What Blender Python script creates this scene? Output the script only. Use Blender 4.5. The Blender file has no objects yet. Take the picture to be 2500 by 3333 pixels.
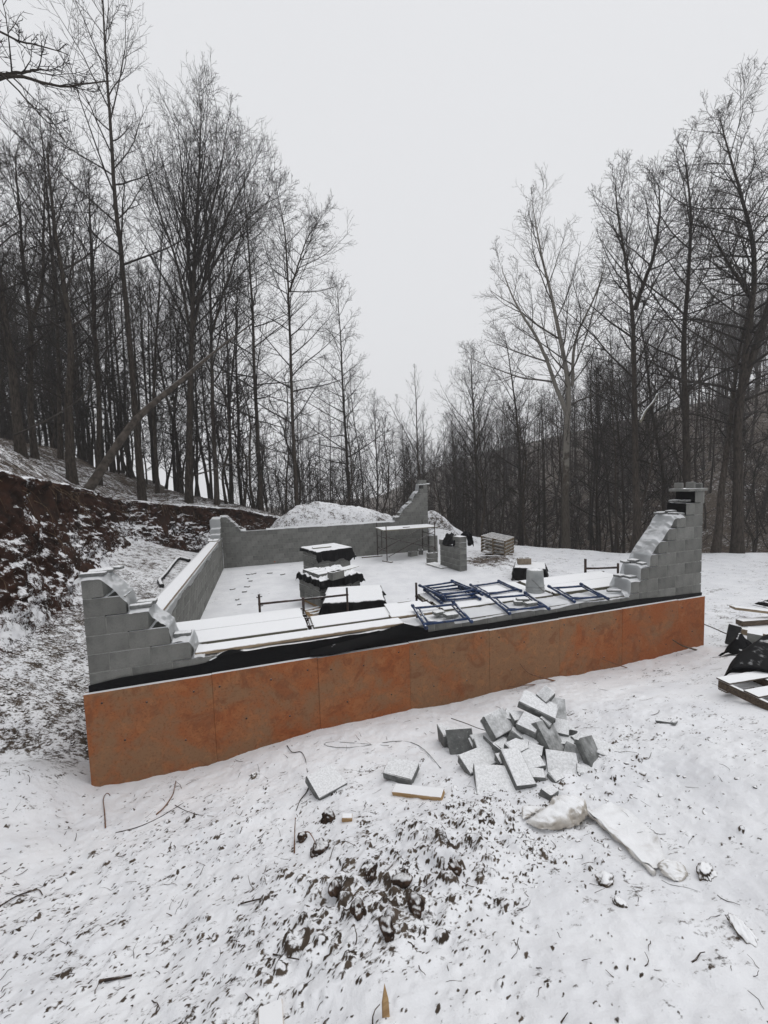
import bpy, bmesh, math, random
import numpy as np
from mathutils import Matrix, Vector, Quaternion

# ------------------------------------------------------------------ camera, sky, sun, exposure
SC = bpy.context.scene
COL = SC.collection
CAM = (1.879, -4.913, 2.139)
YAW, PITCH, ROLL = 0.29746, -0.07219, -0.03353
fw = Vector((math.sin(YAW)*math.cos(PITCH), math.cos(YAW)*math.cos(PITCH), math.sin(PITCH)))
rt0 = Vector((math.cos(YAW), -math.sin(YAW), 0)); up0 = rt0.cross(fw)
rt = rt0*math.cos(ROLL) + up0*math.sin(ROLL); up = -rt0*math.sin(ROLL) + up0*math.cos(ROLL)
cd = bpy.data.cameras.new('camera'); cam = bpy.data.objects.new('camera', cd); COL.objects.link(cam)
cd.sensor_fit = 'HORIZONTAL'; cd.sensor_width = 36.0; cd.lens = 1294.4/2500*36
cd.clip_start = 0.05; cd.clip_end = 2000
mw = Matrix((rt, up, -fw)).transposed().to_4x4(); mw.translation = Vector(CAM); cam.matrix_world = mw
SC.camera = cam

SUN_EL, SUN_AZ = math.radians(70), math.radians(80)     # azimuth clockwise from +Y
world = bpy.data.worlds.new('World'); SC.world = world; world.use_nodes = True
nt = world.node_tree; nt.nodes.clear()
sky = nt.nodes.new('ShaderNodeTexSky'); sky.sky_type = 'NISHITA'; sky.sun_disc = False
sky.sun_elevation = SUN_EL; sky.sun_rotation = SUN_AZ; sky.air_density = 1.0; sky.dust_density = 6.0
hsv = nt.nodes.new('ShaderNodeHueSaturation'); hsv.inputs['Saturation'].default_value = 0.25
sc_ = nt.nodes.new('ShaderNodeMix'); sc_.data_type = 'RGBA'; sc_.inputs[0].default_value = 0.97
bg = nt.nodes.new('ShaderNodeBackground'); bg.inputs['Strength'].default_value = 0.1
wo = nt.nodes.new('ShaderNodeOutputWorld')
nt.links.new(sky.outputs[0], hsv.inputs['Color']); nt.links.new(hsv.outputs[0], sc_.inputs[6])
sc_.inputs[7].default_value = (7.95, 8.05, 8.3, 1)        # closed cloud deck
nt.links.new(sc_.outputs[2], bg.inputs['Color']); nt.links.new(bg.outputs[0], wo.inputs['Surface'])

sl = bpy.data.lights.new('sun', 'SUN'); sl.energy = 1.05; sl.angle = math.radians(50); sl.color = (1, 0.98, 0.95)
sun = bpy.data.objects.new('sun', sl); COL.objects.link(sun)
sd = Vector((math.sin(SUN_AZ)*math.cos(SUN_EL), math.cos(SUN_AZ)*math.cos(SUN_EL), math.sin(SUN_EL)))
sun.rotation_euler = sd.to_track_quat('Z', 'Y').to_euler(); sun.location = (0, -10, 30)

SC.render.engine = 'CYCLES'
SC.view_settings.view_transform = 'Standard'; SC.view_settings.look = 'None'
SC.view_settings.exposure = 0.0; SC.view_settings.gamma = 1.0
SC.cycles.max_bounces = 6; SC.cycles.transparent_max_bounces = 12; SC.cycles.volume_bounces = 1

# ------------------------------------------------------------------ terrain maths (all metres; x along the front wall, y into the lot)
def _hash(ix, iy, seed):
    h = (ix.astype(np.int64)*374761393 + iy.astype(np.int64)*668265263 + seed*1442695041) & 0x7fffffff
    h = ((h ^ (h >> 13))*1274126177) & 0x7fffffff
    return ((h ^ (h >> 16)) & 0xffff)/65535.0
def vnoise(x, y, seed=0):
    x = np.asarray(x, float); y = np.asarray(y, float)
    ix = np.floor(x); iy = np.floor(y); fx = x-ix; fy = y-iy
    fx = fx*fx*fx*(fx*(fx*6-15)+10); fy = fy*fy*fy*(fy*(fy*6-15)+10)
    ix = ix.astype(np.int64); iy = iy.astype(np.int64)
    a = _hash(ix, iy, seed); b = _hash(ix+1, iy, seed); c = _hash(ix, iy+1, seed); d = _hash(ix+1, iy+1, seed)
    return (a*(1-fx)+b*fx)*(1-fy)+(c*(1-fx)+d*fx)*fy
def fbm(x, y, oct=4, seed=0, gain=.5):
    s = 0; a = 1; t = 0
    for i in range(oct):
        f = 2.0**i; ca, sa = math.cos(i*.7), math.sin(i*.7)
        s = s + a*(vnoise((x*ca-y*sa)*f+17.3*i, (x*sa+y*ca)*f-9.1*i, seed+i)-.5)*2; t += a; a *= gain
    return s/t
def sstep(a, b, x):
    t = np.clip((x-a)/(b-a), 0, 1); return t*t*(3-2*t)
def smax(a, b, k):
    h = np.clip(.5+.5*(a-b)/k, 0, 1); return b*(1-h)+a*h+k*h*(1-h)

FLOOR = -1.02
#        x,    y,   ztoe, ztop, face, slope
BANK = np.array([
 [-3.2, -9.0, 0.3, 2.9, 1.1, .40],
 [-2.3, -1.0, 0.1, 2.7, 1.0, .45],
 [-1.95, 2.5, 0.0, 2.60, .95, .55],
 [-2.05, 4.6, -.10, 2.50, .95, .58],
 [-2.65, 9.0, .15, 2.25, .9, .48],
 [-2.60, 12.4, .30, 1.75, .8, .30],
 [-1.2, 13.5, -.25, 1.45, .6, .20],
 [1.2, 14.2, -.35, 1.05, .6, .12],
 [3.2, 14.7, -.45, .55, .8, .05],
 [6.0, 16.5, -.8, -.6, 1., -.05],
 [10.0, 22., -2.0, -1.9, 1., -.02],
 [14.0, 60., -6., -5.9, 1., -.02]])
def bank_field(x, y):
    sh = np.shape(x); x = np.ravel(x); y = np.ravel(y)
    best = np.full(x.shape, 1e9); sgn = np.ones(x.shape); att = np.zeros((len(x), 4)); par = np.zeros(x.shape)
    acc = 0
    for i in range(len(BANK)-1):
        a = BANK[i]; b = BANK[i+1]; dx, dy = b[0]-a[0], b[1]-a[1]; L2 = dx*dx+dy*dy
        t = np.clip(((x-a[0])*dx+(y-a[1])*dy)/L2, 0, 1)
        px = x-(a[0]+t*dx); py = y-(a[1]+t*dy); d = np.hypot(px, py)
        cr = dx*py-dy*px                                        # >0: left of the line = hill side
        m = d < best
        best = np.where(m, d, best); sgn = np.where(m, np.where(cr > 0, 1., -1.), sgn)
        at = a[2:6]*(1-t[:, None])+b[2:6]*t[:, None]
        att = np.where(m[:, None], at, att); par = np.where(m, acc+t*math.sqrt(L2), par); acc += math.sqrt(L2)
    return (best*sgn).reshape(sh), att.reshape(sh+(4,)), par.reshape(sh)
ZX = [-6, -1.5, -.6, 0, .4, 1.2, 2.4, 3.2, 4.4, 5.6, 7.3, 9.1, 11, 14, 20]
ZV = [-.5, -.75, -.85, -1.06, -1.10, -1.08, -.92, -.93, -.98, -.90, -.95, -.90, -.85, -.8, -.8]
PILES = [(3.85, 14.25, 1.25, .95, 1.42), (5.7, 14.2, 1.3, .9, 1.22), (7.6, 13.9, 1.2, .8, .98), (9.75, 12.9, 1.0, .8, 1.35), (2.6, 14.0, .9, .7, .5)]
CREST = [(4, 22), (8.5, 17.5), (12.6, 11.6), (15.6, 7.2), (19.6, 5.2), (30, 0), (48, -14)]
def crest_dist(x, y):
    best = np.full(np.shape(x), 1e9); sg = np.ones(np.shape(x))
    for (ax, ay), (bx, by) in zip(CREST[:-1], CREST[1:]):
        dx, dy = bx-ax, by-ay
        t = np.clip(((x-ax)*dx+(y-ay)*dy)/(dx*dx+dy*dy), 0, 1)
        px = x-(ax+t*dx); py = y-(ay+t*dy); d = np.hypot(px, py); m = d < best
        cr = dx*py-dy*px
        best = np.where(m, d, best); sg = np.where(m, np.where(cr > 0, 1., -1.), sg)
    return best*sg
def height(x, y, detail=True):
    """terrain height; returns z, dirt (0..1), red soil (0..1)"""
    x = np.asarray(x, float); y = np.asarray(y, float)
    z0 = np.interp(x, ZX, ZV)
    d = -y
    dd = np.clip(d, 0, 7)
    zf = z0 + .10*dd + .035*dd*dd + .10*np.clip(x-4, 0, 4)*sstep(0, 2.2, d) - .12*np.clip(-d, 0, 3)
    zf = zf + .05*fbm(x*.9, y*.9, 3, 5)*sstep(0, 1, d)
    zf = zf + 0.12*np.exp(-((x-4.38)/.45)**2-((y+1.62)/.34)**2)
    # inner yard / floor
    zin = np.full(np.shape(x), FLOOR)
    # right yard: mound fades into yard
    yard = smax(zf, zin + .02*fbm(x*.3, y*.3, 2, 9), .12)
    # left trench
    bd, ba, bp = bank_field(x, y)
    wallz = -1.12 + .05*np.clip(y, 0, 13)
    tw = np.clip(-x/np.maximum(-x - np.minimum(bd, 0)*1.0, .05), 0, 1)
    trench = wallz*(1-tw) + ba[..., 0]*tw
    front_left = smax(zf + .22*np.exp(-((y+.15)/.4)**2)*sstep(.1, -.7, x), trench, .15)
    front_left = np.where(y > .9, trench, front_left)
    bl = sstep(.35, .9, y)
    left = (zf+.22*np.exp(-((y+.15)/.4)**2)*sstep(.1, -.7, x))*(1-bl) + trench*bl
    # back strip
    back = np.full(np.shape(x), -.75) + .0*x
    z = np.where(y < 0, zf, zin)
    right = x > 9.144
    z = np.where(right, yard, z)
    z = np.where((x < 0), left, z)
    kb = sstep(12.25, 12.9, y)
    z = z*(1-kb)+back*kb
    for (px, py, sx, sy, h) in PILES:
        g = np.exp(-np.abs((x-px)/sx)**2.2*.5-np.abs((y-py)/sy)**2.2*.5)
        z = z + h*g*np.where(y > 12.2, sstep(12.2, 12.6, y), 0 if False else np.where(x > 9.25, 1, 0))
    # rubble-dug soil beside the middle pier
    soil = np.exp(-((x-10.3)/1.3)**2-((y-8.3)/1.2)**2)
    z = z + soil*(.12+.14*fbm(x*2.5, y*2.5, 3, 77))
    # ravine and far hill beyond the yard crest
    cs = crest_dist(x, y)
    s = np.clip(cs, 0, None)
    zr = z - 5.5*sstep(0, 11, s)
    hill = .52*np.log1p(np.exp(np.clip((x-20-.22*y)*.35, -30, 30)))/.35
    hill = 30*np.tanh(hill/30)
    far = zr + hill*sstep(1, 12, s)
    z = np.where(cs > 0, far, z)
    # bank and wood floor
    face = ba[..., 2]; ztop = ba[..., 1]
    jag = .28*fbm(bp*.9, z*0+3.3, 3, 31) + .16*fbm(x*2.2, y*2.2, 3, 32)
    bdj = bd + jag*sstep(-.5, .5, bd)*(ztop-ba[..., 0] > .5)
    u = np.clip(bdj/face, 0, 1)
    prof = .55*np.clip(u/.62, 0, 1)**1.1 + .45*sstep(.60, .82, u)
    zb = ba[..., 0]*(1-prof)+ztop*prof
    q = np.clip(bd-face, 0, None)
    up_ = ba[..., 3]*4.5*(1-np.exp(-q/4.5))
    woods = ztop + up_ + .46*5*np.tanh(np.clip(-x-3.6, 0, 20)/5) - .05*np.clip(q-7, 0, 60) + .12*fbm(x*.5, y*.5, 3, 41)*np.clip(q, 0, 1)
    zhill = np.where(u >= 1, woods, zb)
    z = np.where(bd > 0, np.where(u < 1, np.maximum(zb, np.minimum(z, zb+.0)) , zhill), z)
    onbank = (bd > -.3) & (bd < face+.25) & (ztop-ba[..., 0] > .6)
    inhouse = (x > .0) & (x < 9.144) & (y > 0) & (y < 12.2)
    # ---- masks
    front = sstep(.3, -.3, y)*(x > -2.2)
    dirt = .34 + .0*x
    dirt = np.where(inhouse, .315, dirt)
    dirt = np.where((y < .2), .356-.010*sstep(3.6, 5., x)+.02*fbm(x*.8, y*.8, 2, 44), dirt)
    dirt = np.where((x > 9.2) & (y > -.5), .375+.05*np.exp(-((x-11)/1.8)**2-((y-1.6)/2.)**2), dirt)
    for (cx, cy, sx, sy, a) in DIRTS:
        dirt = dirt + a*np.exp(-((x-cx)/sx)**2-((y-cy)/sy)**2)
    dirt = dirt + .16*sstep(-.3, -1.6, x)*0
    gravel = (x < -.02) & (y > .5) & (bd < .0)
    dirt = np.where(gravel, .52-.04*sstep(3, 9, y), dirt)
    dirt = np.where(bd > 0, np.where(q > 0, .55+.08*sstep(2, 6, q), .55+.1*sstep(.35, .7, u)), dirt)
    pil = sum(np.exp(-((x-px)/(sx*1.5))**2-((y-py)/(sy*1.5))**2) for (px, py, sx, sy, h) in PILES)
    dirt = np.where((y > 12.3) & (bd < 0), .42+.02*pil, dirt)
    dirt = dirt + .26*soil
    dirt = np.where(cs > 0, .40+.25*sstep(0, 5, cs), dirt)
    red = np.where(onbank, .9, .12*np.ones(np.shape(x)))
    if detail:
        n1 = fbm(x*1.7, y*1.7, 4, 51); n2 = fbm(x*9, y*9, 3, 61)
        amp = np.where(inhouse, .35, 1.0)
        cl = 0*x
        for (cx, cy, sx, sy, a) in CLODS:
            cl = cl + a*np.exp(-((x-cx)/sx)**2-((y-cy)/sy)**2)
        amp2 = np.clip(np.where(y < .1, .022, .012) + .03*cl, 0, .06)
        r = 1-np.abs(fbm(x*4.2, y*4.2, 3, 71))*2.2
        z = z + amp*(.028*n1 + amp2*.8*n2) + cl*.055*np.clip(r, -.4, 1)
        rough = np.where(bd > 0, .05, 0)+np.where(onbank, .07, 0)
        z = z + rough*(fbm(x*3.1, y*3.1, 4, 81)+.5*n2)
        z = z + np.where((y > 12.4) & (bd < 0) & (cs < 0), .11*fbm(x*2.3, y*2.3, 4, 91), 0)
        z = z + np.where(cs > 4, .25*fbm(x*.35, y*.35, 3, 95), 0)
        dirt = dirt + .015*cl
    return z, np.clip(dirt, 0, 1), np.clip(red, 0, 1)
# patches where soil shows through the snow (x, y, radius x, radius y, amount) and lumps of dug soil
DIRTS = [(2.55, -2.7, .75, .45, .10), (3.4, -2.4, .6, .4, .10), (2.1, -2.5, .5, .4, .04), (0.3, -2.2, 1.0, .9, .05), (1.2, -3.3, .7, .35, .05), (1.6, -1.2, 1.2, .7, .03),
         (5.0, -2.0, .7, .22, .05), (4.7, -2.5, .4, .4, .04), (-1.4, 1.6, .9, 1.2, .08), (-.6, .7, .5, .4, .10), (6.0, -.6, 1.2, .5, -.06), (3.6, -.6, 2.0, .35, -.05)]
CLODS = [(2.15, -2.45, .4, .3, .45), (2.95, -2.3, .4, .28, .5), (1.95, -2.85, .3, .2, .35), (2.5, -2.75, .55, .35, 1.0), (3.2, -2.5, .5, .35, .6), (0.4, -2.2, .9, .7, .25), (4.6, -2.3, .5, .5, .3)]

def worley(x, y, cell, seed, rmin, rmax, act):
    """rounded lumps: height profile 0..1 of the strongest lump at each point and its radius; act(px, py) = chance that a cell holds a lump"""
    ix = np.floor(x/cell).astype(np.int64); iy = np.floor(y/cell).astype(np.int64); best = np.zeros(x.shape); rad = np.zeros(x.shape)
    i0, i1, j0, j1 = ix.min()-1, ix.max()+1, iy.min()-1, iy.max()+1; CX, CY = np.meshgrid(np.arange(i0, i1+1), np.arange(j0, j1+1), indexing='ij')
    H_ = [_hash(CX, CY, seed+k) for k in range(6)]
    PX = (CX+.15+.7*H_[0])*cell; PY = (CY+.15+.7*H_[1])*cell; RR = rmin+(rmax-rmin)*H_[2]**2.2; ON = H_[3] < act(PX, PY)
    CA = np.cos(H_[4]*3.14); SA = np.sin(H_[4]*3.14); EL = .65+.7*H_[5]
    for dx in (-1, 0, 1):
        for dy in (-1, 0, 1):
            k = (ix+dx-i0, iy+dy-j0); ox = x-PX[k]; oy = y-PY[k]; r = RR[k]
            ux = ox*CA[k]+oy*SA[k]; uy = oy*CA[k]-ox*SA[k]; d2 = (ux/(r*EL[k]))**2+(uy*EL[k]/r)**2
            h = np.where(ON[k], np.sqrt(np.clip(1-d2, 0, 1)), 0); m = h*r > best*rad
            best = np.where(m, h, best); rad = np.where(m, r, rad)
    return best, rad
# ------------------------------------------------------------------ mesh and object helpers
RND = random.Random(7)
def gz(x, y): return float(height(np.array([x]), np.array([y]))[0][0])
class MB:
    def __init__(s): s.v = []; s.f = []; s.m = []
    def add(s, vs, fs, mi=0):
        o = len(s.v); s.v.extend([tuple(v) for v in vs]); s.f.extend([tuple(i+o for i in f) for f in fs]); s.m.extend([mi]*len(fs)); return s
    def box(s, c, size, rot=None, b=0, mi=0):
        vs, fs = cbox(size[0], size[1], size[2], b)
        R = rot if rot is not None else Matrix.Identity(3)
        c = Vector(c); return s.add([c + R @ Vector(v) for v in vs], fs, mi)
    def tube(s, pts, rad, n=8, caps=True, mi=0):
        vs, fs = tube(pts, rad, n, caps); return s.add(vs, fs, mi)
    def obj(s, name, mats, parent=None, smooth=False, loc=None):
        me = bpy.data.meshes.new(name); me.from_pydata(s.v, [], s.f)
        return mk(name, me, mats, parent, smooth, s.m, loc)
def mk(name, me, mats, parent=None, smooth=False, mi=None, loc=None):
    if not isinstance(mats, (list, tuple)): mats = [mats]
    for m in mats: me.materials.append(m)
    if mi is not None and any(mi): me.polygons.foreach_set('material_index', mi)
    if smooth: me.polygons.foreach_set('use_smooth', [True]*len(me.polygons))
    me.update()
    o = bpy.data.objects.new(name, me); COL.objects.link(o)
    if parent is not None: o.parent = parent
    if loc is not None: o.location = loc
    return o
def inst(name, me, loc, rot=(0, 0, 0), parent=None, scale=None):
    o = bpy.data.objects.new(name, me); COL.objects.link(o); o.location = loc; o.rotation_euler = rot
    if scale is not None: o.scale = scale
    if parent is not None: o.parent = parent
    return o
def mesh(name, vs, fs, mats, smooth=False, mi=None):
    me = bpy.data.meshes.new(name); me.from_pydata([tuple(v) for v in vs], [], fs)
    for m in (mats if isinstance(mats, (list, tuple)) else [mats]): me.materials.append(m)
    if mi is not None: me.polygons.foreach_set('material_index', mi)
    if smooth: me.polygons.foreach_set('use_smooth', [True]*len(me.polygons))
    me.update(); return me
def cbox(sx, sy, sz, b=0):
    x, y, z = sx/2, sy/2, sz/2
    if b <= 0:
        vs = [(-x,-y,-z),(x,-y,-z),(x,y,-z),(-x,y,-z),(-x,-y,z),(x,-y,z),(x,y,z),(-x,y,z)]
        return vs, [(0,3,2,1),(4,5,6,7),(0,1,5,4),(1,2,6,5),(2,3,7,6),(3,0,4,7)]
    vs = []; idx = {}
    for a in (-1, 1):
        for c in (-1, 1):
            for e in (-1, 1):
                idx[a,c,e,0] = len(vs); vs.append((a*x, c*(y-b), e*(z-b)))
                idx[a,c,e,1] = len(vs); vs.append((a*(x-b), c*y, e*(z-b)))
                idx[a,c,e,2] = len(vs); vs.append((a*(x-b), c*(y-b), e*z))
    I = lambda a, c, e, k: idx[a, c, e, k]
    fs = []
    for a in (-1, 1):
        q = [I(a,-1,-1,0), I(a,1,-1,0), I(a,1,1,0), I(a,-1,1,0)]; fs.append(tuple(q if a > 0 else q[::-1]))
        q = [I(-1,a,-1,1), I(1,a,-1,1), I(1,a,1,1), I(-1,a,1,1)]; fs.append(tuple(q[::-1] if a > 0 else q))
        q = [I(-1,-1,a,2), I(1,-1,a,2), I(1,1,a,2), I(-1,1,a,2)]; fs.append(tuple(q if a > 0 else q[::-1]))
    for p in (-1, 1):
        for r in (-1, 1):
            q = [I(p,r,-1,0), I(p,r,-1,1), I(p,r,1,1), I(p,r,1,0)]; fs.append(tuple(q if p*r > 0 else q[::-1]))
            q = [I(p,-1,r,0), I(p,-1,r,2), I(p,1,r,2), I(p,1,r,0)]; fs.append(tuple(q[::-1] if p*r > 0 else q))
            q = [I(-1,p,r,1), I(-1,p,r,2), I(1,p,r,2), I(1,p,r,1)]; fs.append(tuple(q if p*r > 0 else q[::-1]))
            for e in (-1, 1):
                q = [I(p,r,e,0), I(p,r,e,1), I(p,r,e,2)]; fs.append(tuple(q if p*r*e > 0 else q[::-1]))
    return vs, fs
def tube(pts, rad, n=8, caps=True):
    P = np.array([tuple(p) for p in pts], float); m = len(P)
    r = np.full(m, rad) if np.isscalar(rad) else np.array(rad, float)
    T = np.gradient(P, axis=0); T /= np.maximum(np.linalg.norm(T, axis=1, keepdims=True), 1e-9)
    mean = T.mean(0); ref = np.eye(3)[np.argmin(np.abs(mean))]
    A = np.cross(T, ref); A /= np.maximum(np.linalg.norm(A, axis=1, keepdims=True), 1e-9); B = np.cross(T, A)
    th = np.arange(n)*2*math.pi/n
    V = P[:, None, :] + r[:, None, None]*(np.cos(th)[None, :, None]*A[:, None, :] + np.sin(th)[None, :, None]*B[:, None, :])
    fs = [(i*n+j, i*n+(j+1) % n, (i+1)*n+(j+1) % n, (i+1)*n+j) for i in range(m-1) for j in range(n)]
    if caps: fs += [tuple(range(n-1, -1, -1)), tuple((m-1)*n+j for j in range(n))]
    return V.reshape(-1, 3).tolist(), fs
def tag(o, label=None, cat=None, group=None, kind=None):
    if label: o['label'] = label
    if cat: o['category'] = cat
    if group: o['group'] = group
    if kind: o['kind'] = kind
    return o
def thing(name, label, cat, loc=(0, 0, 0), rz=0, group=None):
    o = bpy.data.objects.new(name, None); COL.objects.link(o); o.empty_display_size = .1
    o.location = loc; o.rotation_euler = (0, 0, rz); return tag(o, label, cat, group)
def eul(rx, ry, rz): return Matrix.Rotation(rz, 3, 'Z') @ Matrix.Rotation(ry, 3, 'Y') @ Matrix.Rotation(rx, 3, 'X')
def gridmesh(P):
    """P: array (n, m, 3) -> verts, quads"""
    n, m = P.shape[:2]
    i = np.arange(n-1)[:, None]*m+np.arange(m-1)[None, :]
    F = np.stack([i, i+1, i+m+1, i+m], -1).reshape(-1, 4)
    return P.reshape(-1, 3), F
def fast_mesh(name, V, F, mats, smooth=True):
    me = bpy.data.meshes.new(name); V = np.asarray(V, np.float32); F = np.asarray(F, np.int32); k = F.shape[1]
    me.vertices.add(len(V)); me.vertices.foreach_set('co', V.ravel())
    me.loops.add(F.size); me.loops.foreach_set('vertex_index', F.ravel())
    me.polygons.add(len(F)); me.polygons.foreach_set('loop_start', np.arange(0, F.size, k, dtype=np.int32))
    me.polygons.foreach_set('loop_total', np.full(len(F), k, np.int32))
    me.polygons.foreach_set('use_smooth', np.full(len(F), smooth))
    for m in (mats if isinstance(mats, (list, tuple)) else [mats]): me.materials.append(m)
    me.update(calc_edges=True); return me

# ------------------------------------------------------------------ materials
class NT:
    def __init__(s, name):
        s.mat = bpy.data.materials.new(name); s.mat.use_nodes = True; s.t = s.mat.node_tree; s.t.nodes.clear()
        s.out = s.t.nodes.new('ShaderNodeOutputMaterial')
    def n(s, typ, ins=None, **kw):
        nd = s.t.nodes.new('ShaderNode'+typ)
        for k, v in kw.items(): setattr(nd, k, v)
        for k, v in (ins or {}).items():
            if isinstance(v, bpy.types.NodeSocket): s.t.links.new(v, nd.inputs[k])
            else: nd.inputs[k].default_value = v
        return nd
    def noise(s, scale, detail=4, rough=.5, vec=None, dist=0):
        ins = {'Scale': scale, 'Detail': detail, 'Roughness': rough, 'Distortion': dist}
        if vec is not None: ins['Vector'] = vec
        return s.n('TexNoise', ins).outputs['Fac']
    def coord(s, kind='Object'): return s.n('TexCoord').outputs[kind]
    def ramp(s, fac, lo, hi): 
        return s.n('MapRange', {'Value': fac, 'From Min': lo, 'From Max': hi, 'To Min': 0., 'To Max': 1.}, interpolation_type='SMOOTHSTEP').outputs[0]
    def math(s, op, a, b=0., c=None):
        ins = {0: a, 1: b}
        if c is not None: ins[2] = c
        return s.n('Math', ins, operation=op).outputs[0]
    def mix(s, fac, a, b):
        nd = s.n('Mix', None, data_type='RGBA')
        for i, v in ((0, fac), (6, a), (7, b)):
            if isinstance(v, bpy.types.NodeSocket): s.t.links.new(v, nd.inputs[i])
            else: nd.inputs[i].default_value = (*v, 1) if isinstance(v, tuple) and len(v) == 3 else v
        return nd.outputs[2]
    def rand(s): return s.n('ObjectInfo').outputs['Random']
    def upness(s): 
        return s.n('SeparateXYZ', {0: s.n('NewGeometry').outputs['Normal']}).outputs['Z']
    def bsdf(s, col, rough=.8, bump=None, bs=.5, bd=.01, spec=.3, **kw):
        ins = {'Base Color': col if isinstance(col, bpy.types.NodeSocket) else (*col, 1), 'Roughness': rough, 'Specular IOR Level': spec}
        ins.update(kw)
        if bump is not None:
            ins['Normal'] = s.n('Bump', {'Height': bump, 'Strength': bs, 'Distance': bd}).outputs[0]
        return s.n('BsdfPrincipled', ins).outputs[0]
    def done(s, sh): s.t.links.new(sh, s.out.inputs['Surface']); return s.mat
SNOW = (.84, .85, .87)
def mat_simple(name, c1, c2, scale=6, rough=.75, bump=.4, bd=.004, var=.12, snow=None, spec=.3, detail=5, metal=0., stretch=None, frost=.0, snowcol=None, speck=0.):
    """two-tone noisy material; snow = (lo, hi) normal-z range where snow has settled"""
    t = NT(name); co = t.coord()
    if stretch: co = t.n('Mapping', {'Vector': co, 'Scale': stretch}).outputs[0]
    n = t.noise(scale, detail, .6, co)
    col = t.mix(t.ramp(n, .35, .65), c1, c2)
    v = t.math('MULTIPLY_ADD', t.rand(), var*2, 1-var)
    hs = t.n('HueSaturation', {'Color': col, 'Value': v}); col = hs.outputs[0]
    fine = t.noise(scale*9, 3, .6, co)
    if speck: col = t.n('HueSaturation', {'Color': col, 'Value': t.math('MULTIPLY_ADD', t.noise(95, 4, .75, t.coord()), speck*2, 1-speck)}).outputs[0]
    if snow:
        w = t.coord('Object')
        sn = t.noise(9, 5, .65, w)
        f = t.math('ADD', t.upness(), t.math('MULTIPLY_ADD', sn, .5, -.25))
        f = t.ramp(f, snow[0], snow[1])
        if frost:                                            # wind-blown dusting on the sides
            fr = t.ramp(t.noise(30, 4, .7, w), .60, .72)
            f = t.math('MAXIMUM', f, t.math('MULTIPLY', fr, frost))
        col = t.mix(f, col, SNOW if snowcol is None else t.mix(t.ramp(t.noise(55, 4, .7, w), .35, .65), snowcol, SNOW))
        rough = t.math('MULTIPLY_ADD', f, .9-rough, rough)
        return t.done(t.bsdf(col, rough, fine, bump, bd, spec, Metallic=metal))
    return t.done(t.bsdf(col, rough, fine, bump, bd, spec, Metallic=metal))

def ground_material():
    t = NT('ground_snow_soil'); P = t.n('NewGeometry').outputs['Position']
    dirt = t.n('Attribute', None, attribute_name='dirt').outputs['Fac']
    red = t.n('Attribute', None, attribute_name='red').outputs['Fac']
    a = t.noise(5.0, 9, .66, P); st = t.n('Mapping', {'Vector': P, 'Rotation': (0, 0, .5), 'Scale': (1., 2.1, 1.)}).outputs[0]
    b = t.noise(17.0, 6, .62, st, .6); c = t.noise(.9, 4, .5, P)
    d = t.noise(46., 3, .6, P, .4)
    m = t.math('ADD', t.math('MULTIPLY', a, .34), t.math('MULTIPLY', b, .34))
    m = t.math('ADD', m, t.math('MULTIPLY', c, .16)); m = t.math('ADD', m, t.math('MULTIPLY', d, .16))
    up = t.upness()
    steep = t.math('MULTIPLY', t.ramp(up, .80, .28), t.math('MULTIPLY_ADD', red, .13, .06))
    th = t.math('SUBTRACT', .76, t.math('MULTIPLY', t.math('ADD', dirt, steep), .52))
    f = t.ramp(t.math('SUBTRACT', m, th), -.03, .05)
    soil = t.mix(t.ramp(t.noise(7, 5, .6, P), .3, .7), (.040, .031, .024), (.115, .092, .072))
    redsoil = t.mix(t.ramp(t.noise(3.1, 5, .6, P), .3, .7), (.013, .0075, .006), (.052, .024, .016))
    soil = t.mix(red, soil, redsoil)
    snow = t.mix(t.ramp(t.noise(2.2, 4, .5, P), .3, .7), (.73, .74, .77), (.81, .82, .845))
    col = t.mix(f, snow, soil)
    hgt = t.math('ADD', t.math('MULTIPLY', a, 1.0), t.math('MULTIPLY', t.noise(150, 2, .5, P), .05))
    return t.done(t.bsdf(col, .9, hgt, .6, .04, .12))
# ------------------------------------------------------------------ shared materials
M = {}
M['ground'] = ground_material()
M['block'] = mat_simple('concrete_block', (.128, .130, .122), (.190, .190, .178), 3.2, .92, .7, .006, .16, snow=(.72, .95), spec=.1, speck=.45)
M['rubble'] = mat_simple('solid_block', (.13, .135, .132), (.20, .205, .20), 16, .92, .7, .006, .10, snow=(.50, .95), spec=.1, frost=.35, speck=.45, snowcol=(.64, .65, .66))
M['tanblock'] = mat_simple('tan_block', (.19, .155, .115), (.26, .215, .165), 9, .92, .5, .004, .05, snow=(.72, .95), spec=.1)
M['mortar'] = mat_simple('mortar', (.185, .185, .172), (.245, .243, .228), 12, .95, .5, .004, .05, snow=(.75, .95), spec=.1)
M['board_wood'] = mat_simple('weathered_wood', (.17, .125, .08), (.29, .225, .15), 3, .8, .5, .003, .15, snow=(.55, .8), stretch=(1.5, 14, 14))
M['fresh_wood'] = mat_simple('fresh_wood', (.30, .185, .085), (.42, .28, .14), 4, .8, .5, .003, .1, snow=(.55, .8), stretch=(1.5, 14, 14))
M['dark_wood'] = mat_simple('dark_wood', (.055, .040, .030), (.12, .09, .065), 4, .85, .6, .003, .15, snow=(.55, .8), stretch=(1.5, 14, 14))
M['deck'] = mat_simple('snowy_plank', (.17, .16, .12), (.25, .235, .18), 4, .8, .4, .003, .06, snow=(.30, .5))
M['rust'] = mat_simple('rusted_steel', (.018, .013, .012), (.055, .033, .026), 14, .7, .5, .002, .1, snow=(.80, 1.02))
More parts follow.
